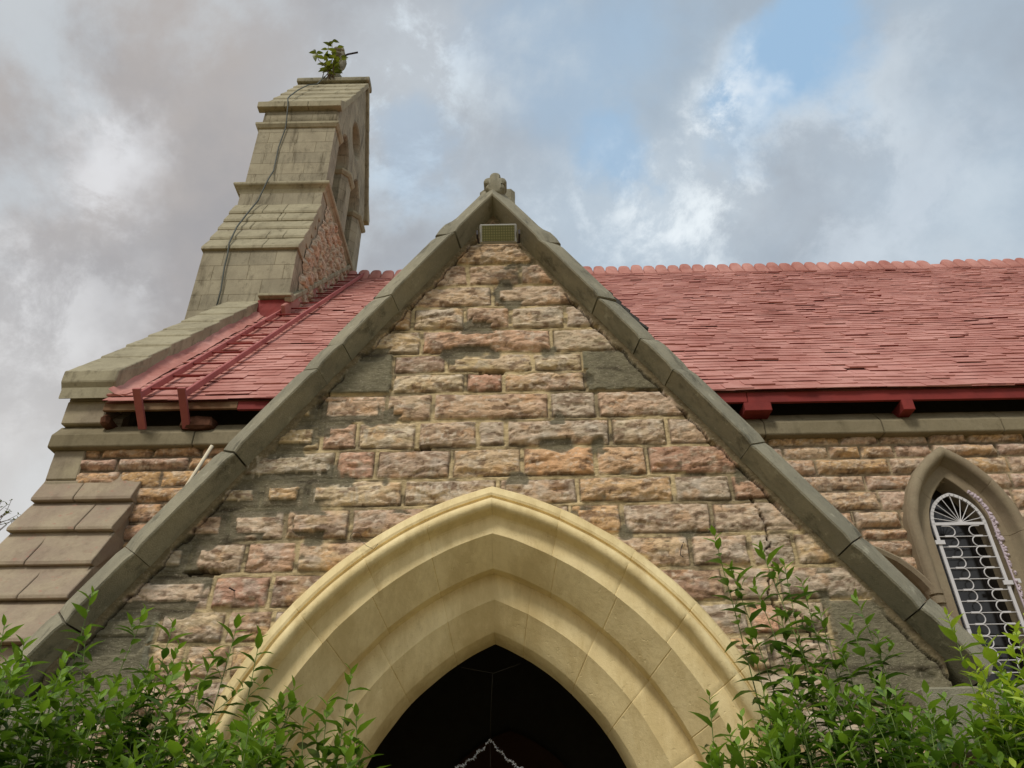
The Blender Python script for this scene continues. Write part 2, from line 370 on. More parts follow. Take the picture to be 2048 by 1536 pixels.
def rough_up(bm, amp, sc=9., cut=0, maxlen=None):
    if maxlen:
        for _ in range(7):
            es = [e for e in bm.edges if e.calc_length() > maxlen]
            if not es: break
            bmesh.ops.subdivide_edges(bm, edges=es, cuts=1, use_grid_fill=True)
            if len(bm.verts) > 60000: break
    from mathutils import noise as mn
    bm.normal_update()
    for v in bm.verts:
        p = v.co*sc; d = mn.noise(p)+.5*mn.noise(p*2.3)+.3*mn.noise(p*5.1)
        v.co += v.normal*(d*amp)
def slab_obj(name, pts, x0, x1, mt, parent, bev=.01, amp=.004, maxlen=.12, label=None, joints=()):
    """one course of slabs as one part; open joints between its stones"""
    bm = bmesh.new(); xs = [x0]+list(joints)+[x1]
    for i in range(len(xs)-1):
        b2 = bmesh.new(); dz = random.uniform(-.006, .006)
        prism_yz(b2, [(y, z+dz) for y, z in pts], xs[i]+(.004 if i else 0), xs[i+1]-(.004 if i < len(xs)-2 else 0)); bevel_all(b2, bev)
        bmesh.ops.triangulate(b2, faces=[f for f in b2.faces if len(f.verts) > 4])
        rough_up(b2, amp, 7, maxlen=maxlen)
        me = bpy.data.meshes.new('t'); b2.to_mesh(me); b2.free(); bm.from_mesh(me); bpy.data.meshes.remove(me)
    return link(name, mesh_of(bm, name), mt, parent, label)
def tube(bm, pts, r, seg=8, r1=None, cap=True):
    pts = [Vector(p) for p in pts]; n = len(pts); rings = []; prev = None
    for i, p in enumerate(pts):
        t = (pts[min(i+1, n-1)]-pts[max(i-1, 0)]).normalized()
        if prev is None: a = t.orthogonal().normalized()
        else:
            a = (prev-t*prev.dot(t))
            a = a.normalized() if a.length > 1e-6 else t.orthogonal().normalized()
        prev = a; b = t.cross(a); rr = r if r1 is None else r+(r1-r)*i/max(1, n-1)
        rings.append([bm.verts.new(p+(a*math.cos(2*math.pi*k/seg)+b*math.sin(2*math.pi*k/seg))*rr) for k in range(seg)])
    for i in range(n-1):
        for k in range(seg): bm.faces.new((rings[i][k], rings[i][(k+1) % seg], rings[i+1][(k+1) % seg], rings[i+1][k]))
    if cap:
        bm.faces.new(rings[0][::-1]); bm.faces.new(rings[-1])
def tube_obj(name, pts, r, mt, parent=None, seg=8, smooth=True, label=None):
    bm = bmesh.new()
    for p in (pts if isinstance(pts[0][0], (list, tuple, Vector)) else [pts]): tube(bm, p, r, seg)
    return link(name, mesh_of(bm, name), mt, parent, label, smooth)

def arch_path(cx, zc, a, r, zbot, step=.02, joints=()):
    """left and right halves of a pointed arch from the foot up: list of (x, z, nx, nz, s)"""
    zb = zbot
    th1 = math.acos(a/r)          # angle at the apex
    n = max(8, int(r*th1/step)); pts = [(1., zb-zc, 0.)]
    return th1
def sweep_arch(name, cx, zc, a, r0, prof, zbot, mt, parent, nseg=90, joints=(), jd=.004, label=None, smooth_prof=True):
    """prof: list of (r, y); concentric arcs centred (cx-/+a, zc); straight jambs down to zbot; joints: arc lengths from the apex"""
    me = bpy.data.meshes.new(name); V = []; F = []
    for side in (1, -1):
        rows = []
        tmax = 1.0
        samples = []      # normalised: t<0 jamb, t in 0..1 arc
        samples.append((-1., 0)); samples.append((-.5, 0)); samples.append((-1e-6, 0))
        ts = [i/nseg for i in range(nseg+1)]
        thr = math.acos(a/r0); al = r0*thr
        jn = []
        for s_ in joints[0 if side == 1 else 1] if joints else ():
            t = 1-s_/al
            if 0 < t < 1: jn += [(t-.0045/al, 0), (t, 1), (t+.0045/al, 0)]
        ts = [t for t in ts if all(abs(t-j[0]) > .006 for j in jn)]
        samples += sorted([(t, 0) for t in ts]+jn)
        for t, j in samples:
            row = []
            for (r, y) in prof:
                th = math.acos(min(1, a/r))
                if t < 0: x = r-a; z = (zbot-zc)*(-t)
                else: x = r*math.cos(th*t)-a; z = r*math.sin(th*t)
                nx, nz = (math.cos(th*t), math.sin(th*t)) if t >= 0 else (1, 0)
                k = jd*j
                w = (vnoise(np.array([x*9+side*31.]), np.array([z*9+r*13]), 4)[0]-.5)*.005
                row.append((cx+side*(x+nx*(k+w)), y+k+w*.6, zc+z+nz*(k+w)))
            rows.append(row)
        b = len(V); m = len(prof)
        for row in rows: V += row
        for i in range(len(rows)-1):
            for k in range(m-1):
                q = (b+i*m+k, b+i*m+k+1, b+(i+1)*m+k+1, b+(i+1)*m+k)
                F.append(q if side == 1 else q[::-1])
    me.from_pydata(V, [], F); me.validate()
    bm = bmesh.new(); bm.from_mesh(me); bmesh.ops.remove_doubles(bm, verts=bm.verts, dist=.0005); bmesh.ops.recalc_face_normals(bm, faces=bm.faces); bm.to_mesh(me); bm.free()
    o = link(name, me, mt, parent, label, smooth_prof)
    try: me.set_sharp_from_angle(angle=rad(32))
    except Exception: pass
    return o

# ------------------------------------------------------------------ ground
def plane(name, x0, x1, y0, y1, z, mt, kind='structure'):
    bm = bmesh.new(); bm.faces.new([bm.verts.new(p) for p in ((x0, y0, z), (x1, y0, z), (x1, y1, z), (x0, y1, z))])
    o = link(name, mesh_of(bm, name), mt); o['kind'] = kind; return o
MAT['earth'] = m_paint('dry_earth_and_grass', (150, 128, 96), (118, 112, 70), (88, 90, 52), .95, .1, 6, .02, .6)
MAT['pave'] = m_ashlar('path_paving', (172, 162, 142), (156, 146, 126), (112, 102, 84), streak=.1, lichen=.3)
plane('ground', -600, 600, -600, 600, 0, MAT['earth'])
plane('path', -1.1, .85, -30, 4.2, .004, MAT['pave'])

# ------------------------------------------------------------------ the church
church = empty('church', 'stone church with red slate roof, gabled entrance porch and bell tower', 'church', (0, 7, 0))
CX = -.14           # centre line of the porch
SL = 1.40           # slope of the porch gable
ZA = 5.57           # apex of the inner line of the coping (y = 3.9)
NS, NC = math.sin(math.atan(SL)), math.cos(math.atan(SL))

# --- porch front wall
rows = [5.80, 5.395, 5.189, 5.001, 4.819, 4.632, 4.441, 4.295, 4.147, 3.951, 3.761, 3.566, 3.398, 3.206, 3.02, 2.832, 2.658, 2.481, 2.312, 2.147, 1.98, 1.80, 1.63, 1.46, 1.28, 1.1, .93, .75, .58, .4, .2, -.02]
jt = [[], [], [-.31, .04], [-.14], [-.66, -.32, -.02, .33], [-.6, .24], [-.77, -.43, .11, .43], [-.76, -.31, -.07, .44], [-1.19, -.78, -.5, .21, .49], [-1.16, -.94, -.59, -.23, -.06, .56, .89],
      [-1.05, -.82, -.38, .03, .46, .75], [-1.45, -1.19, -.65, -.11, .34, .88, 1.21], [-1.6, -1.29, -.93, -.51, .29, .58, 1.07], [-1.77, -1.48, -1.2, .93, 1.25, 1.49], [-1.62, -1.31, 1.08, 1.36],
      [-1.86, -1.51, -1.27, 1.18, 1.34, 1.58], [-1.86, -1.69, -1.46, 1.25, 1.58], [-1.96, -1.59, 1.51], [-1.77, -1.46, 1.33, 1.71]]
jt += [[-1.9+.2*((i*7) % 3), -1.5, 1.35, 1.6+.15*((i*5) % 3)] for i in range(len(rows)-1-len(jt))]
over = {(1, 0): (186, 150, 108), (3, 0): (172, 144, 112), (3, 1): (172, 148, 124), (4, 0): (194, 156, 104), (4, 2): (168, 132, 106), (5, 1): (178, 128, 98), (6, 1): (128, 96, 86), (7, 2): (182, 118, 96),
        (8, 3): (176, 138, 112), (9, 1): (178, 136, 112), (9, 0): (176, 154, 108), (10, 0): (156, 148, 130), (10, 1): (184, 128, 104), (10, 2): (160, 134, 116), (10, 3): (188, 156, 112), (10, 4): (190, 132, 82), (10, 5): (188, 142, 98), (10, 6): (150, 96, 74),
        (11, 1): (196, 156, 104), (11, 5): (192, 148, 96), (11, 6): (168, 156, 140), (11, 7): (172, 122, 96), (12, 1): (184, 160, 136), (12, 5): (192, 146, 92), (12, 6): (174, 150, 128), (13, 0): (168, 158, 138), (13, 1): (174, 150, 130), (13, 2): (182, 136, 108),
        (14, 0): (188, 164, 146), (14, 1): (160, 104, 88), (14, 2): (140, 100, 82), (15, 4): (196, 130, 98), (16, 2): (192, 150, 108), (14, 4): (170, 158, 142)}
GREY = (122, 118, 96)
flat = {(6, 0): GREY, (6, 4): GREY, (7, 0): GREY, (7, 4): GREY, (15, 0): (126, 126, 108), (15, 6): (128, 120, 98), (16, 0): (122, 120, 102), (16, 5): (126, 118, 96), (17, 0): (120, 118, 100), (17, 3): (130, 122, 100), (18, 4): (132, 124, 104)}
def porch_panel():
    xs = np.arange(-2.36, 2.10, .0075); zs = np.concatenate([np.arange(0, 1.9, .03), np.arange(1.9, 5.72, .0075)])
    X, Z = np.meshgrid(xs, zs, indexing='ij')
    h, c, ri, sid, d = masonry(X, Z, rows, jt, 11, over=over, flat=flat)
    # the two-course grey blocks have no joint through their middle
    for lo, hi, z0, z1 in ((-9, -.785, 4.160, 4.428), (.455, 9, 4.160, 4.428), (-9, -1.90, 2.325, 2.815), (1.60, 9, 2.325, 2.815)):
        m = (X > lo) & (X < hi) & (Z > z0) & (Z < z1)
        h[m] = .024+(fbm(X[m]*16, Z[m]*16, 3, 4)-.5)*.006; c[m] = LIN((122, 117, 96))*(.78+.44*fbm(X[m]*7, Z[m]*7, 4, 5))[:, None]
    # cement smeared over the stones beside the left coping
    dl = (ZA-SL*np.abs(X-CX)-Z)*NC
    g = sm(fbm(X*4.5, Z*4.5, 77, 4)+.25*(1-sm(dl, .05, .5))*(X < CX)*(Z < 4.1)+0, .63, .69)*(d < .05)
    c = c*(1-g[..., None]*.9)+(LIN((104, 100, 82))*(.8+.4*fbm(X*15, Z*15, 78, 4))[..., None])*g[..., None]*.9
    h = h*(1-g*.75)+.008*g*.75
    # mortar fillet and a thin recessed dark line beneath the coping
    dn = dl+(fbm(X*14, Z*14, 15, 4)-.5)*.045; e = 1-sm(dn, -.012, -.002); h = h*(1-e)+.026*e; c = c*(1-e[..., None])+LIN((128, 116, 90))*(.8+.4*fbm(X*20, Z*20, 16, 3))[..., None]*e[..., None]
    e2 = (1-sm(np.abs(dn-.003), .002, .009))*sm(fbm(X*3, Z*3, 17, 3), .40, .52); h = h-e2*.02; c = c*(1-e2[..., None]*.8)+LIN((52, 44, 34))*e2[..., None]*.8
    # dark runs below some bed joints
    st = sm(fbm(X*5, Z*16, 71, 4), .60, .72)*(1-sm(np.abs(d), .0, .03)); c = c*(1-st[..., None]*.75)+LIN((62, 54, 42))*st[..., None]*.75
    # open joint holes
    for hx, hz, rx, rz in ((-.14, 4.293, .085, .02), (-.16, 3.41, .10, .016), (-1.70, 3.03, .10, .018), (-.55, 3.76, .05, .012)):
        m = sm(((X-hx+(vnoise(X*40, Z*40, 9)-.5)*.05)/rx)**2+((Z-hz+(vnoise(X*50, Z*50, 8)-.5)*.02)/rz)**2, 1.15, .75)
        h = h-m*.07; c = c*(1-m[..., None]*.85)+LIN((40, 34, 28))*m[..., None]*.85
    # pale chisel dashes
    for (rr, kk) in ((8, 1), (9, 2), (9, 3), (10, 0), (11, 2), (11, 3), (11, 4), (8, 4)):
        m = (ri == rr) & (sid == kk) & (d > .03)
        q = sm(vnoise(X[m]*95, Z[m]*26, 61), .66, .78)*sm(vnoise(X[m]*11, Z[m]*14, 63), .42, .62); c[m] = c[m]*(1-q[:, None]*.55)+LIN((214, 204, 184))*q[:, None]*.55
    # long settlement cracks
    for pts in (((1.30, 3.42), (1.36, 3.26), (1.37, 3.2), (1.33, 3.08), (1.36, 3.0), (1.30, 2.92), (1.31, 2.8), (1.42, 2.76), (1.48, 2.62)),):
        dd = np.full(X.shape, 9.)
        wX = X+(vnoise(X*30, Z*30, 21)-.5)*.03; wZ = Z+(vnoise(X*30, Z*30, 22)-.5)*.02
        for (ax, az), (bx, bz) in zip(pts[:-1], pts[1:]):
            t = np.clip(((wX-ax)*(bx-ax)+(wZ-az)*(bz-az))/((bx-ax)**2+(bz-az)**2), 0, 1); dd = np.minimum(dd, np.hypot(wX-ax-t*(bx-ax), wZ-az-t*(bz-az)))
        m = 1-sm(dd, .0015, .0055); h = h-m*.04; c = c*(1-m[..., None]*.8)+LIN((48, 40, 34))*m[..., None]*.8
    R = np.hypot(np.abs(X-CX)+.527, np.maximum(Z-1.51, 0)); inarch = np.where(Z > 1.51, R < 1.955, np.abs(X-CX) < 1.955-.527)
    mask = (~inarch) & (Z < ZA+.12-SL*np.abs(X-CX))
    # cream paint slopped over the stones round the hood
    ed = np.where(Z > 1.51, R-2.01, np.abs(X-CX)-(2.01-.527)); g = (1-sm(ed+(fbm(X*13, Z*13, 31, 4)-.5)*.12, .015, .045))
    c = c*(1-g[..., None]*.8)+LIN((206, 184, 132))*g[..., None]*.8; h = h*(1-g*.6)+.02*g*.6
    pos = np.stack([X, 3.975-h, Z], -1)
    return grid_obj('porch_wall', X, Z, pos, mask, c, MAT['rock'], church, 'rock faced front wall of the porch under its gable')
porch = porch_panel()
# body of the porch behind the front face, side walls, floor, inner face
bm = bmesh.new()
def frontmass(bm, y0, y1, mtx=None):
    # ring between the gable outline and the arch opening
    outer = []; inner = []
    n = 40
    zc, a, r = 1.51, .527, 1.72
    th = math.acos(a/r)
    arcR = [(CX+r*math.cos(th*i/n)-a, zc+r*math.sin(th*i/n)) for i in range(n+1)]
    inner = [(CX+r-a, 0)]+arcR
    innerL = [(2*CX-x, z) for x, z in inner]
    path = inner+innerL[::-1][1:]
    def outp(x, z, i, N):
        return None
    # right side stations matched along the outline
    k = len(inner)
    o = []
    for i in range(k):
        t = i/(k-1)
        if t < .3: o.append((CX+2.2, 2.3*t/.3))
        else:
            q = (t-.3)/.7; x = 2.2*(1-q); o.append((CX+x, ZA+.1-SL*x if x < 2.2 else 2.3))
    oL = [(2*CX-x, z) for x, z in o]; outl = o+oL[::-1][1:]
    vs = [[bm.verts.new((p[0], y, p[1])) for p in pl] for y in (y0, y1) for pl in (path, outl)]
    for i in range(len(path)-1):
        bm.faces.new((vs[0][i], vs[0][i+1], vs[1][i+1], vs[1][i])); bm.faces.new((vs[2][i], vs[3][i], vs[3][i+1], vs[2][i+1]))
        bm.faces.new((vs[0][i], vs[2][i], vs[2][i+1], vs[0][i+1])); bm.faces.new((vs[1][i], vs[1][i+1], vs[3][i+1], vs[3][i]))
frontmass(bm, 4.03, 4.43)
link('porch_wall_core', mesh_of(bm, 'porch_wall_core'), MAT['dress'], church)
for s in (-1, 1):
    x0 = CX+s*1.75; x1 = CX+s*2.2
    bm = bmesh.new(); bmbox(bm, min(x0, x1), max(x0, x1), 4.43, 7.0, 0, 2.5); link('porch_side_wall', mesh_of(bm, 'w'), MAT['dress'], church)
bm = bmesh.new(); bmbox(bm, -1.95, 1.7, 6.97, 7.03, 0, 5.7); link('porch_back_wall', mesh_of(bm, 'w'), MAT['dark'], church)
bm = bmesh.new()   # pointed brown door
pts = []
for i in range(13): th = math.acos(.3/1.05)*i/12; pts.append((-.1+1.05*math.cos(th)-.3, 1.69+1.05*math.sin(th)))
pl = [(-.1+.75, 0)]+pts+[(-.2-x, z) for x, z in pts[::-1][1:]]+[(-.1-.75, 0)]
a_ = [bm.verts.new((x, 6.90, z)) for x, z in pl]; b_ = [bm.verts.new((x, 6.968, z)) for x, z in pl]
bm.faces.new(a_); 
for i in range(len(pl)-1): bm.faces.new((a_[i], a_[i+1], b_[i+1], b_[i]))
link('inner_door', mesh_of(bm, 'door'), MAT['brown'], church)
# porch roof: two pitches of dark slate, dark boards beneath
for s in (-1, 1):
    bm = bmesh.new(); D0, D1 = .235, .285
    def rp(u, off): return (CX+s*(u*NC+off*NS), ZA-u*NS+off*NC)
    p = [rp(-.0, D0), rp(0, D1), rp(4.2, D1), rp(4.2, D0)]
    p[0] = (CX, ZA+D0/NC); p[1] = (CX, ZA+D1/NC)
    a_ = [bm.verts.new((x, 4.2, z)) for x, z in p]; b_ = [bm.verts.new((x, 7.0, z)) for x, z in p]
    bm.faces.new(a_); bm.faces.new(b_[::-1])
    for i in range(4): bm.faces.new((a_[i], a_[(i+1) % 4], b_[(i+1) % 4], b_[i]))
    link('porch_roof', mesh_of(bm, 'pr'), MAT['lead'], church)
    bm = bmesh.new()   # slates standing proud of the coping, two patches
    for (u0, u1) in ((.85, 1.3),):
        for i in range(5):
            ua = u0+(u1-u0)*i/5; ub = u0+(u1-u0)*(i+1)/5+.03
            q = [rp(ua, .27), rp(ua, .285), rp(ub, .305), rp(ub, .29)]
            a_ = [bm.verts.new((x, 4.02, z)) for x, z in q]; b_ = [bm.verts.new((x, 4.4, z)) for x, z in q]
            bm.faces.new(a_); bm.faces.new(b_[::-1])
            for i2 in range(4): bm.faces.new((a_[i2], a_[(i2+1) % 4], b_[(i2+1) % 4], b_[i2]))
    link('porch_verge_slate', mesh_of(bm, 'pv'), MAT['lead'], church)

# --- the cream archway
hood = [(2.045, 3.985), (2.040, 3.90), (2.022, 3.872), (1.985, 3.858), (1.972, 3.862), (1.969, 3.874), (1.962, 3.874)]
for i in range(9):
    a = rad(150-i*30+0); hood.append((1.933+.034*math.cos(rad(30)+i*rad(22)*-1+rad(0))*1.0, 3.872-.034*math.sin(rad(30)+i*rad(22)))) if False else None
for i in range(9):
    a = math.pi*(i/8)*1.05; hood.append((1.928+.032*math.cos(a), 3.878-.036*math.sin(a)))
hood += [(1.890, 3.905), (1.884, 3.922), (1.874, 3.929), (1.83, 3.929), (1.785, 3.929), (1.783, 3.931)]
ring1 = [(1.783, 3.931), (1.738, 3.981), (1.694, 4.031), (1.652, 4.079), (1.65, 4.082), (1.65, 4.13), (1.65, 4.171)]
ring2 = [(1.65, 4.171), (1.648, 4.173), (1.60, 4.173), (1.55, 4.173), (1.513, 4.173), (1.511, 4.175), (1.466, 4.21), (1.42, 4.245), (1.379, 4.278), (1.377, 4.281), (1.36, 4.35), (1.353, 4.431), (1.42, 4.435), (1.78, 4.44)]
random.seed(5)
def jl(sp, off, n=9): return [off+sp*i+random.uniform(-.03, .03) for i in range(n)]
arch = sweep_arch('archway', CX, 1.51, .527, 1.783, ring1, 0, MAT['cream'], church, nseg=110, jd=.0026, joints=(jl(.36, .37), jl(.35, .34)), label='cream painted pointed archway of the porch')
sweep_arch('hood_mould', CX, 1.51, .527, 1.95, hood, 0, MAT['cream'], arch, nseg=110, jd=.0026, joints=(jl(.39, .40), jl(.41, .36)))
sweep_arch('inner_order', CX, 1.51, .527, 1.5, ring2, 0, MAT['cream'], arch, nseg=110, jd=.0026, joints=(jl(.33, .22), jl(.35, .30)))
# kneeler blocks at the feet of the gable
def rbox(name, x0, x1, y0, y1, z0, z1, mt, parent, bev=.012, amp=.006, label=None):
    bm = bmesh.new(); bmbox(bm, x0, x1, y0, y1, z0, z1); bevel_all(bm, bev); rough_up(bm, amp, 7, maxlen=.1); return link(name, mesh_of(bm, name), mt, parent, label)
rbox('kneeler', 1.88, 2.42, 3.82, 4.4, 2.08, 2.37, MAT['coping'], church)
rbox('kneeler', -2.70, -2.16, 3.82, 4.4, 2.08, 2.37, MAT['coping'], church)
# --- raking coping stones
def coping_stone(side, u0, u1, top=0., bump_end=0.):
    """u = distance down the slope along the inner line from its apex"""
    prof = [(.04, 4.01), (.04, 3.957), (.045, 3.945), (.079, 3.806), (.088, 3.80), (.16, 3.868), (.243+top, 3.948), (.256+top, 3.97), (.256+top, 4.34), (.04, 4.34)]
    bm = bmesh.new(); rings = []
    n = max(3, int((u1-u0)/.05)); g = .0035
    for i in range(n+1):
        u = u0+g+(u1-u0-2*g)*i/n; rg = []
        e = min(u-u0, u1-u)
        for (d, y) in prof:
            dd = d; yy = y
            if bump_end and (u1-u) < .17 and d > .2: dd += bump_end*sm(np.array([.17-(u1-u)]), 0, .04)[0]; yy = y+ (0 if y > 4.2 else -.01)
            k = .006 if e < .008 and y < 3.99 else 0.
            x = u*NC+(dd-k)*NS; z = ZA-u*NS+(dd-k)*NC
            # mitre on the centre line for the apex stone
            if u0 == 0 and x < 0.0 or (u0 == 0 and i == 0):
                x = 0.0; z = ZA+dd/NC
            rg.append(bm.verts.new((CX+side*x, yy+k, z)))
        rings.append(rg)
    m = len(prof)
    for i in range(n):
        for k in range(m): bm.faces.new((rings[i][k], rings[i][(k+1) % m], rings[i+1][(k+1) % m], rings[i+1][k]))
    bm.faces.new(rings[0]); bm.faces.new(rings[-1][::-1])
    bmesh.ops.recalc_face_normals(bm, faces=bm.faces)
    bmesh.ops.triangulate(bm, faces=[f for f in bm.faces if len(f.verts) > 4])
    off = Vector((random.uniform(-.004, .004), random.uniform(-.007, .007), random.uniform(-.005, .005)))
    from mathutils import noise as mn
    for v in bm.verts:
        if u0 == 0 and abs(v.co.x-CX) < .001: continue
        p = v.co*9; dn_ = mn.noise(p)*.006+mn.noise(p*3)*.003
        v.co += off+Vector((0, dn_, dn_*.8))
    o = link('coping_stone', mesh_of(bm, 'coping_stone'), MAT['coping'], church)
    o.data.polygons.foreach_set('use_smooth', [True]*len(o.data.polygons))
    o.data.set_sharp_from_angle(angle=rad(25))
    return o
uR = [.28, .82, 1.14, 1.43, 1.70, 2.43, 3.13, 3.56]; xR = [.118, .478, .712, .881, 1.253, 1.671, 1.921, 2.15]
xL = [-.331, -.72, -.995, -1.128, -1.528, -1.945, -2.198, -2.43]
random.seed(3)
for side, xs_ in ((1, xR), (-1, xL)):
    us = [0]+[abs(x-CX)/NC for x in xs_]
    for i in range(len(us)-1):
        coping_stone(side, us[i], us[i+1], top=random.uniform(-.008, .012), bump_end=(.022 if i == 0 else 0))
# --- finial on the porch apex
bm = bmesh.new()
def lobe(bm, c, r, sc=(1, 1, 1)):
    mt_ = Matrix.Translation(c) @ Matrix.Diagonal((sc[0], sc[1], sc[2], 1)); bmesh.ops.create_icosphere(bm, subdivisions=3, radius=r, matrix=mt_)
fz = 5.875
lob = [(0, .105, .046), (-.056, .045, .040), (.056, .045, .040), (0, .045, .05), (-.05, -.03, .03), (.05, -.03, .03), (0, -.04, .06)]
def polr(th):
    dx, dz = math.cos(th), math.sin(th); r = .02
    for lx, lz, lr in lob:
        q = lx*dx+(lz-.03)*dz; disc = q*q-(lx*lx+(lz-.03)**2-lr*lr)
        if disc > 0: r = max(r, q+math.sqrt(disc))
    return r
rings = []
for yy, sc in ((3.865, .80), (3.872, .94), (3.885, 1.), (3.965, 1.), (3.985, .9)):
    rings.append([bm.verts.new((-.122+polr(2*math.pi*k/64)*.88*sc*math.cos(2*math.pi*k/64), yy, fz+.03+polr(2*math.pi*k/64)*.88*sc*math.sin(2*math.pi*k/64))) for k in range(64)])
for r0, r1 in zip(rings[:-1], rings[1:]):
    for k in range(64): bm.faces.new((r0[k], r0[(k+1) % 64], r1[(k+1) % 64], r1[k]))
bm.faces.new(rings[0]); bm.faces.new(rings[-1][::-1])
bmesh.ops.triangulate(bm, faces=[f for f in bm.faces if len(f.verts) > 4])
rough_up(bm, .002, 22)
fin = link('finial', mesh_of(bm, 'finial'), MAT['coping'], church, smooth=True)
rbox('ridge_block', -.24, 0.02, 4.02, 4.3, 5.80, 6.02, MAT['coping'], church, .03, .008)

# --- nave walls
def nrows(z0, z1, h, seed):
    rnd = random.Random(seed); r = [z1]
    while r[-1] > z0: r.append(r[-1]-h*rnd.uniform(.82, 1.2))
    return r
nr = [5.70, 5.523, 5.364, 5.215, 5.029, 4.854, 4.641, 4.454, 4.338, 4.18]+nrows(0, 3.99, .19, 2)
rnd = random.Random(4); nj = []
for i in range(len(nr)-1):
    x = -4.75+rnd.uniform(.2, .5); r = []
    while x < 16: r.append(x); x += rnd.uniform(.32, .75)
    nj.append(r)
PALN = [(194, 168, 138), (190, 160, 136), (198, 174, 142), (184, 156, 130), (196, 170, 148), (200, 166, 122), (186, 160, 142)]
PALL = [(194, 158, 120), (190, 152, 120), (182, 152, 130), (198, 162, 116), (186, 154, 134)]
WX = 4.27
def nave_panel(x0, x1, zlo, step, seed, pal, name, ny=7.0, hole=True, mortar=(160, 144, 116)):
    xs = np.arange(x0, x1, step); zs = np.arange(zlo, 5.66, step); X, Z = np.meshgrid(xs, zs, indexing='ij')
    h, c, ri, sid, d = masonry(X, Z, nr, nj, seed, jw=.012, out=.03, pal=pal, mortar=mortar, mort2=(104, 92, 74), fsc=1.15)
    st = sm(fbm(X*5, Z*14, 71, 4), .58, .70)*(1-sm(np.abs(d), .0, .03)); c = c*(1-st[..., None]*.7)+LIN((62, 54, 42))*st[..., None]*.7
    mask = np.ones(X.shape, bool)
    if hole:
        R = np.hypot(np.abs(X-WX)+.5, np.maximum(Z-4.35, 0)); ins = np.where(Z > 4.35, R < .99, np.abs(X-WX) < .49) & (Z > 2.3); mask &= ~ins
    return grid_obj(name, X, Z, np.stack([X, ny-h, Z], -1), mask, c, MAT['rock'], church)
nave_panel(2.0, 7.6, 2.4, .0135, 21, PALN, 'nave_wall')
nave_panel(-4.45, -1.6, 2.4, .0135, 31, PALL, 'nave_wall', hole=False, mortar=(128, 112, 90))
nave_panel(7.6, 15.9, 0., .04, 21, PALN, 'nave_wall', hole=False)
# quoins at the west end
z = 5.45; k = 0
while z > 2.5:
    w = .30 if k % 2 == 0 else .42
    rbox('quoin', -4.77, -4.45 if k % 2 == 0 else -4.36, 6.955, 7.3, z-.34, z-.004, MAT['slab'], church, .012, .004); z -= .345; k += 1
# cores, back walls and gables (with the window opening left free)
bm = bmesh.new()
bmbox(bm, -4.75, 3.95, 7.04, 7.6, 0, 5.72); bmbox(bm, 4.59, 16, 7.04, 7.6, 0, 5.72); bmbox(bm, 3.95, 4.59, 7.04, 7.6, 0, 2.5); bmbox(bm, 3.95, 4.59, 7.04, 7.6, 4.95, 5.72)
bmbox(bm, 3.95, 4.59, 7.5, 7.6, 2.5, 4.95)
link('nave_wall_core', mesh_of(bm, 'c'), MAT['dress'], church)
bm = bmesh.new(); bmbox(bm, -4.25, 15.6, 19.2, 19.8, 0, 5.72); link('north_wall', mesh_of(bm, 'c'), MAT['dress'], church)
# --- roof geometry
TH = rad(48.5); TS, TCs = math.sin(TH), math.cos(TH); Y0, Z0 = 6.75, 5.90; YR = 13.35; ZR = Z0+(YR-Y0)*TS/TCs
def onroof(y, off=0.): return (y-off*TS, Z0+(y-Y0)*TS/TCs+off*TCs)
def rs(s, off): return (Y0+s*TCs-off*TS, Z0+s*TS+off*TCs)     # s up the slope
for x0, x1 in ((-4.75, -4.25), (15.6, 16.0)):
    bm = bmesh.new(); prism_yz(bm, [(7.1, 0), (7.1, 5.9), (YR, ZR-.25), (2*YR-7.1, 5.9), (2*YR-7.1, 0)], x0, x1)
    link('gable_wall', mesh_of(bm, 'g'), MAT['tower'], church)
SLEN = (YR-Y0)/TCs
bm = bmesh.new()
prism_yz(bm, [rs(.06, -.06), rs(SLEN, -.06), rs(SLEN, -.02), rs(.03, -.02)], -4.3, 16)
a, b = rs(SLEN, -.02); prism_yz(bm, [(YR, ZR-.1), (2*YR-Y0, Z0-.1), (2*YR-Y0, Z0), (YR, ZR)], -4.3, 16)
deck = link('roof', mesh_of(bm, 'deck'), MAT['roof'], church, 'red painted slate roof of the nave')
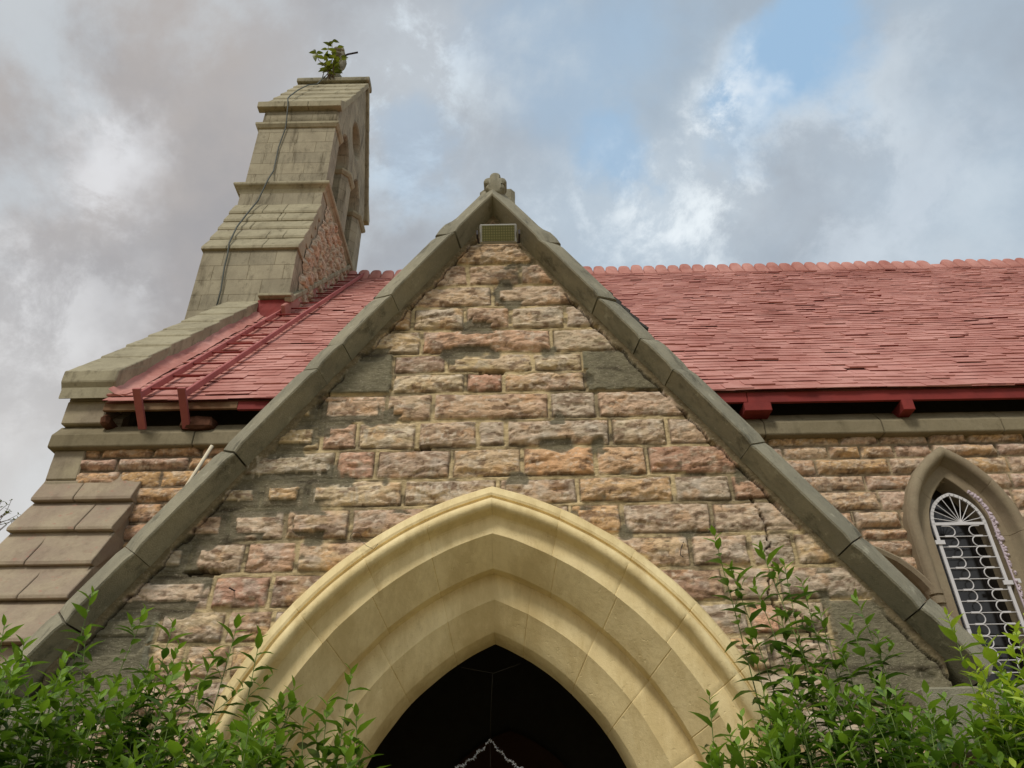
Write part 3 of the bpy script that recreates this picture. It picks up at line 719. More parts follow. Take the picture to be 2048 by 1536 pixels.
# slates
random.seed(12); rr = random.Random(12)
V = []; F = []; EM = []
gauge = .136; nrow = int(SLEN/gauge)+1
def addbox(corners8):
    b0 = len(V); V.extend(corners8)
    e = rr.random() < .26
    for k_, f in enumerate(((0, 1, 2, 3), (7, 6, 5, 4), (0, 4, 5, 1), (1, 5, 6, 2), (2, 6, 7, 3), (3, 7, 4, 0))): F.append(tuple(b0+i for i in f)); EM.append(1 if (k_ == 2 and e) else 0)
def und(x, s): return .016*math.sin(x*.9+1.1)*math.sin(s*.6)+.006*math.sin(x*2.3+s*1.1)
for i in range(-1, nrow):
    s = i*gauge; x = -4.34+rr.uniform(0, .2)
    if i == -1: s = -.015
    while x < 16:
        w = rr.uniform(.17, .34); th = rr.choice((.006, .007, .009, .010, .012)) if rr.random() < .86 else rr.uniform(.015, .024)
        ds = rr.gauss(0, .004); lift = rr.uniform(.010, .015)+(.010 if rr.random() < .05 else 0)
        if rr.random() < .004 and i > 2: x += w; continue
        s0 = s+ds; s1 = min(s+gauge*1.55, SLEN); g = .0006
        if s0 >= s1-.02: x += w; continue
        tl = rr.uniform(-.0015, .0015)
        xs_ = (x+g, x+w-g); u0_ = und(x, s); u1_ = und(x+w, s)
        c = []
        for lvl in (0, 1):
            for (xx, ss, uu, tt) in ((xs_[0], s0, u0_, -tl), (xs_[1], s0+rr.uniform(-.004, .004), u1_, tl), (xs_[1], s1, u1_, 0), (xs_[0], s1, u0_, 0)):
                base_off = (lift if ss < s+gauge*.8 else .0)+uu*.6+tt
                y_, z_ = rs(ss, base_off+(th if lvl else 0)); c.append((xx, y_, z_))
        addbox(c); x += w
me = bpy.data.meshes.new('slates'); me.from_pydata(V, [], F)
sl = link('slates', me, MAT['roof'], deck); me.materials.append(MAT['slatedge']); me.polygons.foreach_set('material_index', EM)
# painted fillet between roof and coping
xs = np.linspace(0, 1, 9); ss = np.arange(.12, SLEN*.52, .03); A, B = np.meshgrid(xs, ss, indexing='ij')
off = .085*(1-A)**2+.028+(fbm(A*3, B*5, 5, 4)-.5)*.07*(1-A*.5); xx = -4.30+A*.17
pos = np.stack([xx+(fbm(A*4, B*5, 6, 3)-.5)*.03, Y0+B*TCs-off*TS, Z0+B*TS+off*TCs], -1)
grid_obj('mortar_fillet', A, B, pos, np.ones(A.shape, bool), None, MAT['roof'], deck)
# ridge tiles
rr = random.Random(9); x = -3.85; k = 0
while x < 15.9:
    w = .285+rr.uniform(-.01, .01)
    bm = bmesh.new(); hgt = .17+rr.uniform(-.02, .015)
    if 9.35 < x < 9.65: hgt = .03
    n = 12
    cols = []
    for i in range(n+1):
        t = i/n; xx_ = x+.006+(w-.012)*t; hh = hgt*(1-abs(2*t-1)**3.4)**.5+.0; hh = max(hh, .0)
        cols.append([bm.verts.new((xx_, YR+dy, ZR+zz)) for dy, zz in ((-.20, -.20+.0), (-.19, -.15), (-.075, .01+hh*.75), (-.03, .03+hh), (.03, .03+hh), (.075, .01+hh*.75), (.19, -.15), (.20, -.20))])
    for i in range(n):
        for j in range(7): bm.faces.new((cols[i][j], cols[i+1][j], cols[i+1][j+1], cols[i][j+1]))
    bm.faces.new(cols[0]); bm.faces.new(cols[-1][::-1])
    o = link('ridge_tile', mesh_of(bm, 'ridge_tile'), MAT['roof'], deck, smooth=True); o.data.set_sharp_from_angle(angle=rad(40)); x += w; k += 1
# fascia, rafter feet
def fascia(x0, x1, mt, dz=0.):
    bm = bmesh.new(); bmbox(bm, x0, x1, 6.775, 6.81, 5.775+dz, 5.895); bevel_all(bm, .004); rough_up(bm, .004, 5, maxlen=.25); return link('fascia_board', mesh_of(bm, 'f'), mt, deck)
fascia(-4.3, -2.9, MAT['oldwood'], .035); fascia(-2.895, -1.9, MAT['redwood'], .02); fascia(1.7, 2.40, MAT['redwood']); fascia(2.405, 9, MAT['redwood'], -.006); fascia(9.005, 16, MAT['redwood'])
rbox('rafter_foot', 2.35, 2.63, 6.76, 7.5, 5.665, 5.765, MAT['redwood'], deck, .006, .002)
rbox('rafter_foot', 3.97, 4.09, 6.76, 7.5, 5.645, 5.765, MAT['redwood'], deck, .006, .002)
for i in range(6): rbox('rafter_foot', 5.6+i*1.6, 5.72+i*1.6, 6.76, 7.5, 5.645, 5.765, MAT['redwood'], deck, .006, .002)
rbox('rafter_foot', -3.50, -3.16, 6.84, 7.5, 5.635, 5.775, MAT['rotwood'], deck, .02, .026, 'rotten brown rafter foot under the ladder')
rbox('rafter_foot', -4.33, -4.24, 6.83, 7.4, 5.68, 5.80, MAT['rotwood'], deck, .03, .015, 'rotten rafter foot at the west end')
# added dark block standing in for the shade behind the open eaves
bm = bmesh.new(); prism_yz(bm, [(7.3, 5.72), (7.35, 6.5), (9, 8.3), (9, 5.72)], -4.2, 15.9); link('eaves_shade_block', mesh_of(bm, 'v'), MAT['dark'], church)
# cornice in long stones
cj = [-4.82, -3.33, -1.85]; cj2 = [1.6, 2.553, 3.764, 4.99, 6.2, 7.45, 8.6, 9.9, 11.1, 12.3, 13.5, 14.8, 16]
for arr in (cj, cj2):
    for i in range(len(arr)-1):
        bm = bmesh.new(); prism_yz(bm, [(7.04, 5.442), (6.895, 5.442), (6.88, 5.455), (6.88, 5.585), (6.885, 5.595), (7.0, 5.745), (7.2, 5.75), (7.2, 5.442)], arr[i]+.004, arr[i+1]-.004)
        bevel_all(bm, .006); bmesh.ops.triangulate(bm, faces=[f for f in bm.faces if len(f.verts) > 4]); rough_up(bm, .004, 6, maxlen=.15); link('cornice_stone', mesh_of(bm, 'cs'), MAT['cornice'], church)
# --- west gable: kneeler, stepped coping slabs
rbox('kneeler', -4.80, -4.36, 6.93, 7.4, 5.75, 6.03, MAT['slab'], church, .012, .004)
rbox('kneeler', -4.80, -4.33, 6.94, 7.4, 6.033, 6.26, MAT['slab'], church, .012, .004)
cop0 = 6.80; steps = 8; y = 6.80; ytop = 9.98
bm = bmesh.new(); prism_yz(bm, [(6.86, 6.12), (6.80, 6.20), (6.80, 6.34), (6.86, 6.39), (7.3, 6.75), (7.3, 6.2)], -4.87, -4.28); bevel_all(bm, .01); rough_up(bm, .004, 7, maxlen=.12)
link('coping_slab', mesh_of(bm, 's'), MAT['towertop'], church, 'kneeler slab at the foot of the west coping')
def cz(y, off): return onroof(y)[1]+off
rr = random.Random(2); edges_ = [6.86, 7.32, 7.72, 8.12, 8.42, 8.82, 9.22, 9.6, 10.04]
for i in range(8):
    a, b = edges_[i], edges_[i+1]; t0 = .36; o_ = rr.uniform(-.01, .01)
    slab_obj('coping_slab', [(a-.02, cz(a, t0)-.012+o_*.5), (b+.03, cz(b, t0)+.012), (b+.03, cz(b, 0)+.0), (a-.02, cz(a, 0)-.02)], -4.86, -4.29+rr.uniform(-.006, .006), MAT['towertop'], church, .008, .004)
# --- buttress at the west end
bm = bmesh.new(); prism_yz(bm, [(7.0, 0), (7.0, 5.16), (6.93, 4.84), (6.74, 4.45), (6.56, 4.05), (6.38, 3.66), (6.10, 3.22), (6.10, 0)], -4.74, -3.815)
butt = link('buttress', mesh_of(bm, 'b'), MAT['butt'], church)
bd = [(7.0, 5.19), (6.86, 4.84), (6.68, 4.45), (6.52, 4.06), (6.32, 3.68), (6.02, 3.24)]
rr = random.Random(8)
for i in range(5):
    (ya, za), (yb, zb) = bd[i], bd[i+1]
    slab_obj('buttress_slab', [(ya+.02+.05*(i > 0), za), (yb, zb+.035), (yb, zb), (yb+.09, zb), (7.0, za-.05 if i else 4.84), (7.0, za)], -4.78, -3.79, MAT['butt'], butt, .006, .003, joints=((-4.78+rr.uniform(.35, .65)),))

# --- window
wj = (jl(.5, .4, 4), jl(.5, .4, 4))
wp = [(1.060, 6.99), (1.056, 6.90)]
for i in range(9): a = math.pi*i/8; wp.append((1.0+.052*math.cos(a), 6.895-.05*math.sin(a)))
wp += [(.94, 6.93), (.925, 6.965), (.91, 6.985), (.86, 6.985), (.812, 6.985), (.806, 6.99), (.785, 7.10), (.775, 7.24)]
win = sweep_arch('window', WX, 4.35, .5, .9, wp, 2.5, MAT['dress'], church, nseg=50, joints=wj, jd=.003, label='pointed lancet window with white iron grille')
rbox('sill', 3.6, 4.95, 6.86, 7.3, 2.40, 2.52, MAT['dress'], win)
bm = bmesh.new(); bmbox(bm, 3.96, 4.58, 7.20, 7.22, 2.5, 4.96); link('glass', mesh_of(bm, 'gl'), MAT['glass'], win)
GY = 7.02; GX = 4.272
ga, gr, gz = .067, .317, 4.50
def gpt(t, side, r=gr): th = math.acos(ga/r)*t; return (GX+side*(r*math.cos(th)-ga), GY, gz+r*math.sin(th))
bm = bmesh.new()
for s in (-1, 1):
    P = [(GX+s*.25, GY, 2.55), (GX+s*.25, GY, 3.5)]+[gpt(i/10, s) for i in range(11)]
    for i in range(len(P)-1):
        p, q = Vector(P[i]), Vector(P[i+1]); t = (q-p).normalized(); n = Vector((t.z, 0, -t.x))
        vs = [bm.verts.new(v+n*a*.015+Vector((0, b*.008, 0))) for v in (p-t*.002, q+t*.002) for a, b in ((-1, -1), (1, -1), (1, 1), (-1, 1))]
        for f in ((0, 1, 5, 4), (1, 2, 6, 5), (2, 3, 7, 6), (3, 0, 4, 7), (0, 3, 2, 1), (4, 5, 6, 7)): bm.faces.new([vs[k] for k in f])
bmbox(bm, GX-.235, GX+.235, GY-.0085, GY+.0085, gz-.014, gz+.014)
for s, zz in ((-1, 4.31), (1, 3.91)): bmbox(bm, GX+s*.25-.045, GX+s*.25+.045, GY-.02, GY-.0095, zz-.02, zz+.02)
bmbox(bm, GX+.30, GX+.36, GY-.035, GY-.02, 3.90, 3.94)
for i in range(9):
    a = rad(12+i*19.5); l = .245+.06*math.sin(a)**4
    tube(bm, [(GX+.02, GY, gz+.012), (GX+l*math.cos(a), GY, gz+.012+l*math.sin(a))], .0042, 6)
zb = 4.372; i = 0
while zb > 2.6:
    tube(bm, [(GX-.235, GY, zb), (GX+.235, GY, zb)], .0045, 6)
    for s in (-1, 1):
        cxx = GX+s*.095
        # S loops: half circles bulging towards / away from the middle
        pts = [(cxx-s*.0-s*(.056*math.sin(math.pi*k/8))*1.0+s*.03, GY-.006, zb+.052+.052*math.cos(math.pi*k/8)) for k in range(9)]
        tube(bm, [(cxx+s*.085, GY-.006, zb+.104)]+pts[:1], .0052, 6) if i == 0 else None
        tube(bm, pts, .0055, 6)
        bmbox(bm, min(cxx+s*.01, cxx+s*.085), max(cxx+s*.01, cxx+s*.085), GY-.013, GY+.002, zb-.008, zb+.008)
    zb -= .1045; i += 1
link('grille', mesh_of(bm, 'grille'), MAT['white'], win)
# crumbling pale sealant along the right side of the grille
MAT['seal'] = m_plain('pale_sealant', (196, 182, 190), .9, .1)
bm = bmesh.new(); rr = random.Random(3)
for i in range(150):
    zz = 4.82-abs(rr.gauss(0, .6))*1.2
    if zz < 2.7: continue
    hw = .27 if zz < 4.5 else .27*math.sqrt(max(.02, 1-((zz-4.5)/.36)**2))
    r_ = rr.uniform(.006, .014)*(1.3 if zz > 4.3 else 1); bmesh.ops.create_icosphere(bm, subdivisions=1, radius=r_*1.3, matrix=Matrix.Translation((GX+hw+.035+min(.03, abs(rr.gauss(0, .018))), 6.985+rr.uniform(-.006, .01), zz)))
for i in range(40):
    za_ = 4.80-i*.05; hw = .27 if za_ < 4.5 else .27*math.sqrt(max(.02, 1-((za_-4.5)/.36)**2)); zb2 = za_-.05; hw2 = .27 if zb2 < 4.5 else .27*math.sqrt(max(.02, 1-((zb2-4.5)/.36)**2))
    tube(bm, [(GX+hw+.032, 6.985, za_), (GX+hw2+.032, 6.985, zb2)], .008, 5)
link('sealant', mesh_of(bm, 'seal'), MAT['seal'], win)
# lower hood mould with its stop, beside the window
hp = [(2.9, 4.37), (3.15, 4.315), (3.376, 4.205), (3.52, 4.12), (3.627, 4.02), (3.70, 3.93), (3.755, 3.84), (3.785, 3.76)]
full = [(5.8-x, z) for x, z in hp[::-1][:-1]]+hp
bm = bmesh.new()
prof = [(.0, 0.), (.0, -.12), (.02, -.135), (.055, -.12), (.08, -.06), (.085, 0.)]
rg = []
for i, (x, z) in enumerate(full):
    p, q = full[max(0, i-1)], full[min(len(full)-1, i+1)]; t = Vector((q[0]-p[0], q[1]-p[1])).normalized(); n = Vector((t.y, -t.x))
    rg.append([bm.verts.new((x+n.x*d, 6.98+y, z+n.y*d)) for d, y in prof])
for i in range(len(rg)-1):
    for k in range(len(prof)-1): bm.faces.new((rg[i][k], rg[i][k+1], rg[i+1][k+1], rg[i+1][k]))
bm.faces.new(rg[0]); bm.faces.new(rg[-1][::-1])
hm = link('hood_mould', mesh_of(bm, 'hm'), MAT['dress'], church)
for s in (1, -1):
    cx_ = 2.9+s*.86; bm = bmesh.new()
    tube(bm, [(cx_, 6.88, 3.80), (cx_, 6.88, 3.765)], .06, 14); tube(bm, [(cx_, 6.88, 3.765), (cx_, 6.88, 3.745)], .045, 14); tube(bm, [(cx_, 6.88, 3.745), (cx_, 6.88, 3.70), (cx_, 6.88, 3.68)], .058, 14)
    link('hood_stop', mesh_of(bm, 'hs'), MAT['dress'], hm)

# --- bell tower
TX0, TX1 = -5.50, -3.83; YC = 12.5
bm = bmesh.new()
prism_yz(bm, [(10.05, 0), (10.05, 11.18), (10.82, 13.05), (10.82, 13.55), (14.18, 13.55), (14.18, 13.05), (14.95, 11.18), (14.95, 0)], TX0, TX1)
bmesh.ops.recalc_face_normals(bm, faces=bm.faces)
tow = link('bell_tower', mesh_of(bm, 'tb'), MAT['tower'], church, 'gabled stone bellcote rising over the west end')
# rubble panel in its east face
ys = np.arange(10.15, 14.2, .022); zs = np.arange(9.6, 13.5, .022); A, B = np.meshgrid(ys, zs, indexing='ij')
rws = nrows(9, 13.6, .27, 5); rr = random.Random(6); js = []
for i in range(len(rws)-1):
    x = 9.9+rr.uniform(0, .3); r = []
    while x < 15: r.append(x); x += rr.uniform(.18, .45)
    js.append(r)
h, c, *_ = masonry(A, B, rws, js, 41, jw=.008, out=.05, pal=[(188, 174, 150), (182, 168, 144), (180, 162, 138), (186, 160, 134)], mortar=(150, 140, 118), rough=2.0, fsc=1.7)
edge = 10.05+np.clip((B-11.18)/(13.05-11.18), 0, 1)*.77
dd = (A-edge)*.92+(fbm(A*4, B*4, 3, 3)-.5)*.25
mask = (dd > .30) & (B < 13.45)
k = sm(dd, .3, .42); h = h*k
grid_obj('rubble_panel', A, B, np.stack([TX1+.012+h, A, B], -1), mask, c, MAT['rock'], tow)
# stepped weatherings of the lower stage
lw = [(10.04, 11.18), (10.24, 11.60), (10.42, 12.02), (10.55, 12.36), (10.67, 12.70), (10.80, 13.06)]
rr = random.Random(14)
for mir in (0, 1):
    for i in range(5):
        (ya, za), (yb, zb) = lw[i], lw[i+1]
        P = [(ya-.045, za-.03), (ya-.045, za+.035), (yb+.0, zb+.03), (yb+.1, zb), (yb+.1, za-.03)]
        if mir: P = [(2*YC-y, z) for y, z in P]
        slab_obj('weathering_slab', P, TX0-.035, TX1+.03, MAT['towertop'], tow, .008, .004, .2, joints=sorted(rr.uniform(TX0+.3, TX1-.3) for _ in range(2)))
# big string course with rounded nose
def string(name, path, prof, mt, closed=False):
    """path: list of (x,y) corners, outward offset profile [(out,z)]"""
    bm = bmesh.new(); n = len(path); rg = []
    for i, p in enumerate(path):
        p = Vector(p); a = Vector(path[i-1]) if (i > 0 or closed) else None; b = Vector(path[(i+1) % n]) if (i < n-1 or closed) else None
        ds = []
        if a is not None: t = (p-a).normalized(); ds.append(Vector((t.y, -t.x)))
        if b is not None: t = (b-p).normalized(); ds.append(Vector((t.y, -t.x)))
        nv = ds[0] if len(ds) == 1 else (ds[0]+ds[1])/(1+ds[0].dot(ds[1]))
        rg.append([bm.verts.new((p.x+nv.x*o, p.y+nv.y*o, z)) for o, z in prof])
    m = len(prof)
    for i in range(n if closed else n-1):
        j = (i+1) % n
        for k in range(m-1): bm.faces.new((rg[i][k], rg[i][k+1], rg[j][k+1], rg[j][k]))
    if not closed: bm.faces.new(rg[0]); bm.faces.new(rg[-1][::-1])
    return link(name, mesh_of(bm, name), mt, tow)
rect = [(TX0, 10.84), (TX1, 10.84), (TX1, 14.16), (TX0, 14.16)]
pr1 = [(-.05, 13.43), (.02, 13.43), (.05, 13.52)]+[(.085+.055*math.cos(a), 13.62+.06*math.sin(a)) for a in [rad(-80+i*20) for i in range(9)]]+[(.0, 13.80), (-.05, 13.80)]
string('string_course', rect, pr1, MAT['towertop'], True)
# upper stage: piers, two lancets, round hole, gable
def bez(name, loops, x0, x1, chamf, mt, parent):
    cu = bpy.data.curves.new(name, 'CURVE'); cu.dimensions = '2D'; cu.fill_mode = 'BOTH'; cu.extrude = (x1-x0)/2-chamf; cu.bevel_depth = chamf; cu.bevel_resolution = 0; cu.offset = -chamf
    for lp in loops:
        s = cu.splines.new('POLY'); s.points.add(len(lp)-1)
        for i, (y, z) in enumerate(lp): s.points[i].co = (y, z, 0, 1)
        s.use_cyclic_u = True
    to = bpy.data.objects.new('tmp', cu); C.objects.link(to); bpy.context.view_layer.update()
    me = bpy.data.meshes.new_from_object(to.evaluated_get(bpy.context.evaluated_depsgraph_get())); bpy.data.objects.remove(to)
    mx = Matrix(((0, 0, 1, (x0+x1)/2), (1, 0, 0, 0), (0, 1, 0, 0), (0, 0, 0, 1))); me.transform(mx); me.materials.clear()
    return link(name, me, mt, parent)
def lancet(yc, hw, z0, zs, zt, n=10):
    h = zt-zs; r = (hw*hw+h*h)/(2*hw); th = math.asin(h/r)
    R = [(yc+hw-r+r*math.cos(th*i/n), zs+r*math.sin(th*i/n)) for i in range(n+1)]
    return [(yc+hw, z0)]+R+[(2*yc-y, z) for y, z in R[::-1][1:]]+[(yc-hw, z0)]
yl, yr = 10.90, 14.12
# lower piers
for (a, b) in ((10.90, 11.46), (12.20, 12.80), (13.54, 14.12)):
    bm = bmesh.new(); c_ = .13
    if a == 10.90: P = [(TX0, a), (TX1, a), (TX1, b-c_), (TX1-c_, b), (TX0+c_, b), (TX0, b-c_)]
    elif a > 13: P = [(TX0, a+c_), (TX0+c_, a), (TX1-c_, a), (TX1, a+c_), (TX1, b), (TX0, b)]
    else: P = [(TX0, a+c_), (TX0+c_, a), (TX1-c_, a), (TX1, a+c_), (TX1, b-c_), (TX1-c_, b), (TX0+c_, b), (TX0, b-c_)]
    lo = [bm.verts.new((x, y, 13.5)) for x, y in P]; hi = [bm.verts.new((x, y, 15.66)) for x, y in P]
    bm.faces.new(lo[::-1]); bm.faces.new(hi)
    for i in range(len(P)): bm.faces.new((lo[i], lo[(i+1) % len(P)], hi[(i+1) % len(P)], hi[i]))
    link('pier', mesh_of(bm, 'pier'), MAT['tower'], tow)
    string('impost', P, [(-.02, 15.53), (.03, 15.55), (.075, 15.62), (.075, 15.68), (.02, 15.72), (-.02, 15.72)], MAT['towertop'], True)
l1 = lancet(11.83, .37, 15.55, 15.72, 16.32); l2 = lancet(13.17, .37, 15.55, 15.72, 16.32)
gab = [(yl+.02, 15.66)]+l1[::-1]+l2[::-1]+[(yr-.02, 15.66), (yr+.06, 16.25), (12.72, 19.5), (yl+.02, 16.25)]
gab = [(yl+.02, 15.66)]+[(y, max(z, 15.66)) for y, z in l1[::-1]]+[(y, max(z, 15.66)) for y, z in l2[::-1]]+[(yr-.02, 15.66), (yr+.1, 16.2), (12.72, 19.5), (yl+.04, 16.2)]
circ = [(12.56+.40*math.cos(2*math.pi*i/28), 17.12+.46*math.sin(2*math.pi*i/28)) for i in range(28)]
bez('bell_gable', [gab, circ], TX0, TX1, .05, MAT['tower'], tow)
# capping slabs of the gable, both slopes
nS = 6; y0_, z0_, y1_, z1_ = 10.93, 16.20, 12.74, 19.60
for mir in (0, 1):
    ya0 = y0_ if not mir else 14.40; 
    for i in range(nS):
        t0, t1 = i/nS, (i+1)/nS
        ya = ya0+(y1_-ya0)*t0; yb = ya0+(y1_-ya0)*t1; za = z0_+(z1_-z0_)*t0; zb = z0_+(z1_-z0_)*t1; s = -1 if not mir else 1
        th = .12 if i == 0 else .07
        P = [(ya+s*th, za-.02), (ya+s*(th+.01), za+(.15 if i == 0 else .05)), (yb+s*.03, zb+.07), (yb-s*.06, zb), (ya-s*.05, za-.02)]
        slab_obj('cap_slab', P, TX0-.13, TX1+.065, MAT['towertop'], tow, .01, .004, .25, joints=sorted(rr.uniform(TX0+.3, TX1-.3) for _ in range(rr.choice((1, 2)))))
slab_obj('ridge_cap', [(12.56, 19.58), (12.54, 19.68), (12.58, 19.76), (12.95, 19.76), (13.0, 19.68), (12.98, 19.58)], TX0-.16, TX1+.09, MAT['coping'], tow, .015, .006, .2)
# flange and painted flashing where the tower meets the roof
def slope_strip(name, x0, x1, o0, o1, ya, yb, mt, parent, n=14, gap=.006):
    bm = bmesh.new()
    for i in range(n):
        a = ya+(yb-ya)*i/n; b = ya+(yb-ya)*(i+1)/n-gap; q = []
        prism_yz(bm, [onroof(a+o0*TS, o0), onroof(b+o0*TS, o0), onroof(b+o0*TS, o1), onroof(a+o0*TS, o1)], x0, x1+random.uniform(-.006, .006))
    bevel_all(bm, .012); return link(name, mesh_of(bm, name), mt, parent)
slope_strip('flange_stone', TX1-.02, TX1+.10, .215, .30, 9.98, 13.35, MAT['towertop'], tow)
slope_strip('flashing', TX1-.02, TX1+.05, .0, .212, 9.98, 13.4, MAT['roof'], tow, 1)
rbox('flashing', -4.31, TX1+.04, 9.97, 10.1, 9.35, 9.94, MAT['redwood'], tow, .01, .01)
bm = bmesh.new(); prism_yz(bm, [(9.88, 9.95), (9.88, 10.0), (9.98, 10.08), (10.07, 10.08), (10.07, 9.95)], -4.29, TX1+.10); bevel_all(bm, .008); rough_up(bm, .004, 6, maxlen=.15); link('flange_stone', mesh_of(bm, 'fl'), MAT['towertop'], tow)
# stone finial on the tower
bm = bmesh.new()
lobe(bm, (-4.74, 12.78, 19.9), .26, (.8, .8, 1.2)); lobe(bm, (-4.72, 12.78, 20.5), .2, (.75, .8, 1.5)); lobe(bm, (-4.78, 12.75, 20.98), .15, (1.0, .8, .45)); lobe(bm, (-4.76, 12.75, 21.18), .15, (1.1, .8, .55)); lobe(bm, (-4.68, 12.8, 21.05), .13, (.7, .8, 2.4)); lobe(bm, (-4.74, 12.8, 21.32), .11, (.9, .8, .8)); lobe(bm, (-4.60, 12.82, 20.7), .11, (.8, .8, 2.6))
rough_up(bm, .03, 9); link('tower_finial', mesh_of(bm, 'tf'), MAT['coping'], tow, smooth=True)
tag(tube_obj('iron_rod', [(-4.66, 12.8, 20.98), (-4.5, 12.78, 21.07), (-4.35, 12.77, 21.10), (-4.22, 12.76, 21.12)], .026, MAT['iron']), 'short dark iron rod sticking out of the tower finial', 'rod')
cp = [(-4.92, 12.5, 19.68), (-5.0, 12.32, 19.1), (-5.1, 12.02, 18.65), (-5.12, 11.55, 17.8), (-5.08, 11.1, 16.95), (-4.97, 10.78, 16.42), (-4.93, 10.76, 16.2), (-4.9, 10.80, 15.75), (-4.9, 10.85, 15.5), (-4.96, 10.86, 14.87), (-4.95, 10.86, 14.14), (-4.93, 10.68, 13.72), (-4.95, 10.66, 13.55), (-5.05, 10.7, 13.1), (-5.1, 10.48, 12.5), (-5.11, 10.24, 11.92), (-5.04, 9.97, 11.25), (-5.03, 10.0, 11.0), (-5.03, 10.0, 10.7), (-4.99, 10.0, 10.19), (-4.99, 10.0, 9.7)]
tag(tube_obj('lightning_cable', cp, .015, MAT['cable'], seg=6), 'grey cable running down the front of the bell tower', 'cable')

# ------------------------------------------------------------------ roof ladder
lad = empty('roof_ladder', 'red painted iron ladder lying on the roof slope beside the tower', 'ladder', (-3.65, 6.75, 5.9))
for x in (-3.88, -3.42):
    bm = bmesh.new(); prism_yz(bm, [rs(-.088, .05), rs(10.22, .05), rs(10.22, .12), rs(-.088, .12)], x-.017, x+.017); bevel_all(bm, .004); rough_up(bm, .004, 1.5, maxlen=.6)
    link('rail', mesh_of(bm, 'rail'), MAT['ladder'], lad)
    bm = bmesh.new(); prism_yz(bm, [rs(-.125, .17), rs(-.09, .17), rs(-.09, -.27), rs(-.125, -.27)], x-.04, x+.04); bevel_all(bm, .003); link('hook', mesh_of(bm, 'hook'), MAT['ladder'], lad)
ry = [6.86, 7.22, 7.6, 8.0, 8.35, 8.72, 9.1, 9.46, 9.84, 10.22, 10.6, 10.98, 11.36, 11.74, 12.12, 12.5, 12.88, 13.26]
for y in ry:
    yy, zz = onroof(y, 0); yy -= .09*TS; zz += .09*TCs
    tube_obj('rung', [(-3.88, yy, zz), (-3.42, yy, zz)], .013, MAT['redwood'], lad, 6)

# ------------------------------------------------------------------ floodlight
fl = empty('floodlight', 'flat LED floodlight fixed under the apex of the porch gable', 'floodlight', (-.1, 3.75, 5.27))
MAT['lens'], t, b = mat('floodlight_lens', .25, .5); co = objco(t)
s = tn(t, 'ShaderNodeSeparateXYZ'); t.links.new(co, s.inputs[0])
wv = mth(t, 'MULTIPLY', mth(t, 'ABSOLUTE', mth(t, 'SINE', mth(t, 'MULTIPLY', s.outputs[0], 190.))), mth(t, 'ABSOLUTE', mth(t, 'SINE', mth(t, 'MULTIPLY', s.outputs[2], 190.))))
t.links.new(mixc(t, ramp(t, wv, .2, .8), srgb((82, 80, 40)), srgb((112, 108, 62))), b.inputs['Base Color'])
MAT['alu'] = m_plain('pale_grey_aluminium', (150, 148, 138), .5, .5, .2)
def tbox(name, x0, x1, n0, n1, v0, v1, mt, parent, bev=.004):
    """box tilted face-down: v up the face, n out of the face"""
    a = rad(24); cz_, cy_ = 5.285, 3.76
    bm = bmesh.new(); vs = bmbox(bm, x0, x1, n0, n1, v0, v1); bevel_all(bm, bev)
    for v in bm.verts:
        n_, w_ = v.co.y, v.co.z; v.co.y = cy_-n_*math.cos(a)-w_*math.sin(a); v.co.z = cz_-n_*math.sin(a)+w_*math.cos(a)
    return link(name, mesh_of(bm, name), mt, parent)
tbox('housing', -.222, .028, -.035, .0, -.066, .066, MAT['alu'], fl, .006)
tbox('lens', -.206, .012, .0005, .004, -.056, .054, MAT['lens'], fl, .001)
tbox('cable_gland', -.12, -.07, -.075, -.036, -.03, .03, MAT['iron'], fl)
bm = bmesh.new()
for x in (-.238, .044): tube(bm, [(x, 3.77, 5.28), (x, 3.82, 5.30), (x, 3.93, 5.36)], .007, 6); bmbox(bm, x-.006, x+.006, 3.745, 3.79, 5.262, 5.30)
tube(bm, [(-.238, 3.93, 5.36), (.044, 3.93, 5.36)], .007, 6)
link('bracket', mesh_of(bm, 'br'), MAT['iron'], fl)

# ------------------------------------------------------------------ small loose things
tag(tube_obj('wooden_stick', [(-2.19, 4.42, 3.53), (-2.0, 4.42, 4.06)], .012, m_plain('pale_peeled_wood', (222, 210, 184), .7, .2), seg=8), 'pale thin stick poking up behind the left coping of the porch', 'stick')
MAT['tinsel'] = m_plain('silver_tinsel', (240, 240, 236), .35, .8, .1)
bm = bmesh.new(); rr = random.Random(1)
A0, L0, R0 = (-.178, 4.72, 2.302), (-.393, 4.72, 2.152), (.043, 4.72, 2.13)
for a, b in ((A0, L0), (A0, R0)):
    for k in range(170):
        t = k/170; p = Vector(a).lerp(Vector(b), t)+Vector((0, 0, -.022*math.sin(math.pi*t)+.006*math.sin(t*25)))
        d = Vector((rr.gauss(0, 1), rr.gauss(0, 1), rr.gauss(0, 1))).normalized(); e = d.orthogonal().normalized()*.002; l = rr.uniform(.006, .013)
        vs = [bm.verts.new(q) for q in (p-e, p+e, p+d*l+e, p+d*l-e)]; bm.faces.new(vs)
tag(link('tinsel_garland', mesh_of(bm, 'tg'), MAT['tinsel']), 'silver tinsel garland hung in a peak inside the dark porch', 'garland')
tag(tube_obj('string', [[(-.33, 4.42, 2.63), (-.15, 4.46, 2.605), (.0, 4.42, 2.645)], [(-.155, 4.46, 2.605), (-.17, 4.6, 2.44), (-.178, 4.72, 2.302)], [(-.178, 4.72, 2.302), (-.172, 4.72, 1.9)]], .0009, m_plain('grey_string', (84, 80, 72), .9, .1), seg=4), 'thin grey string tied under the point of the archway', 'string')
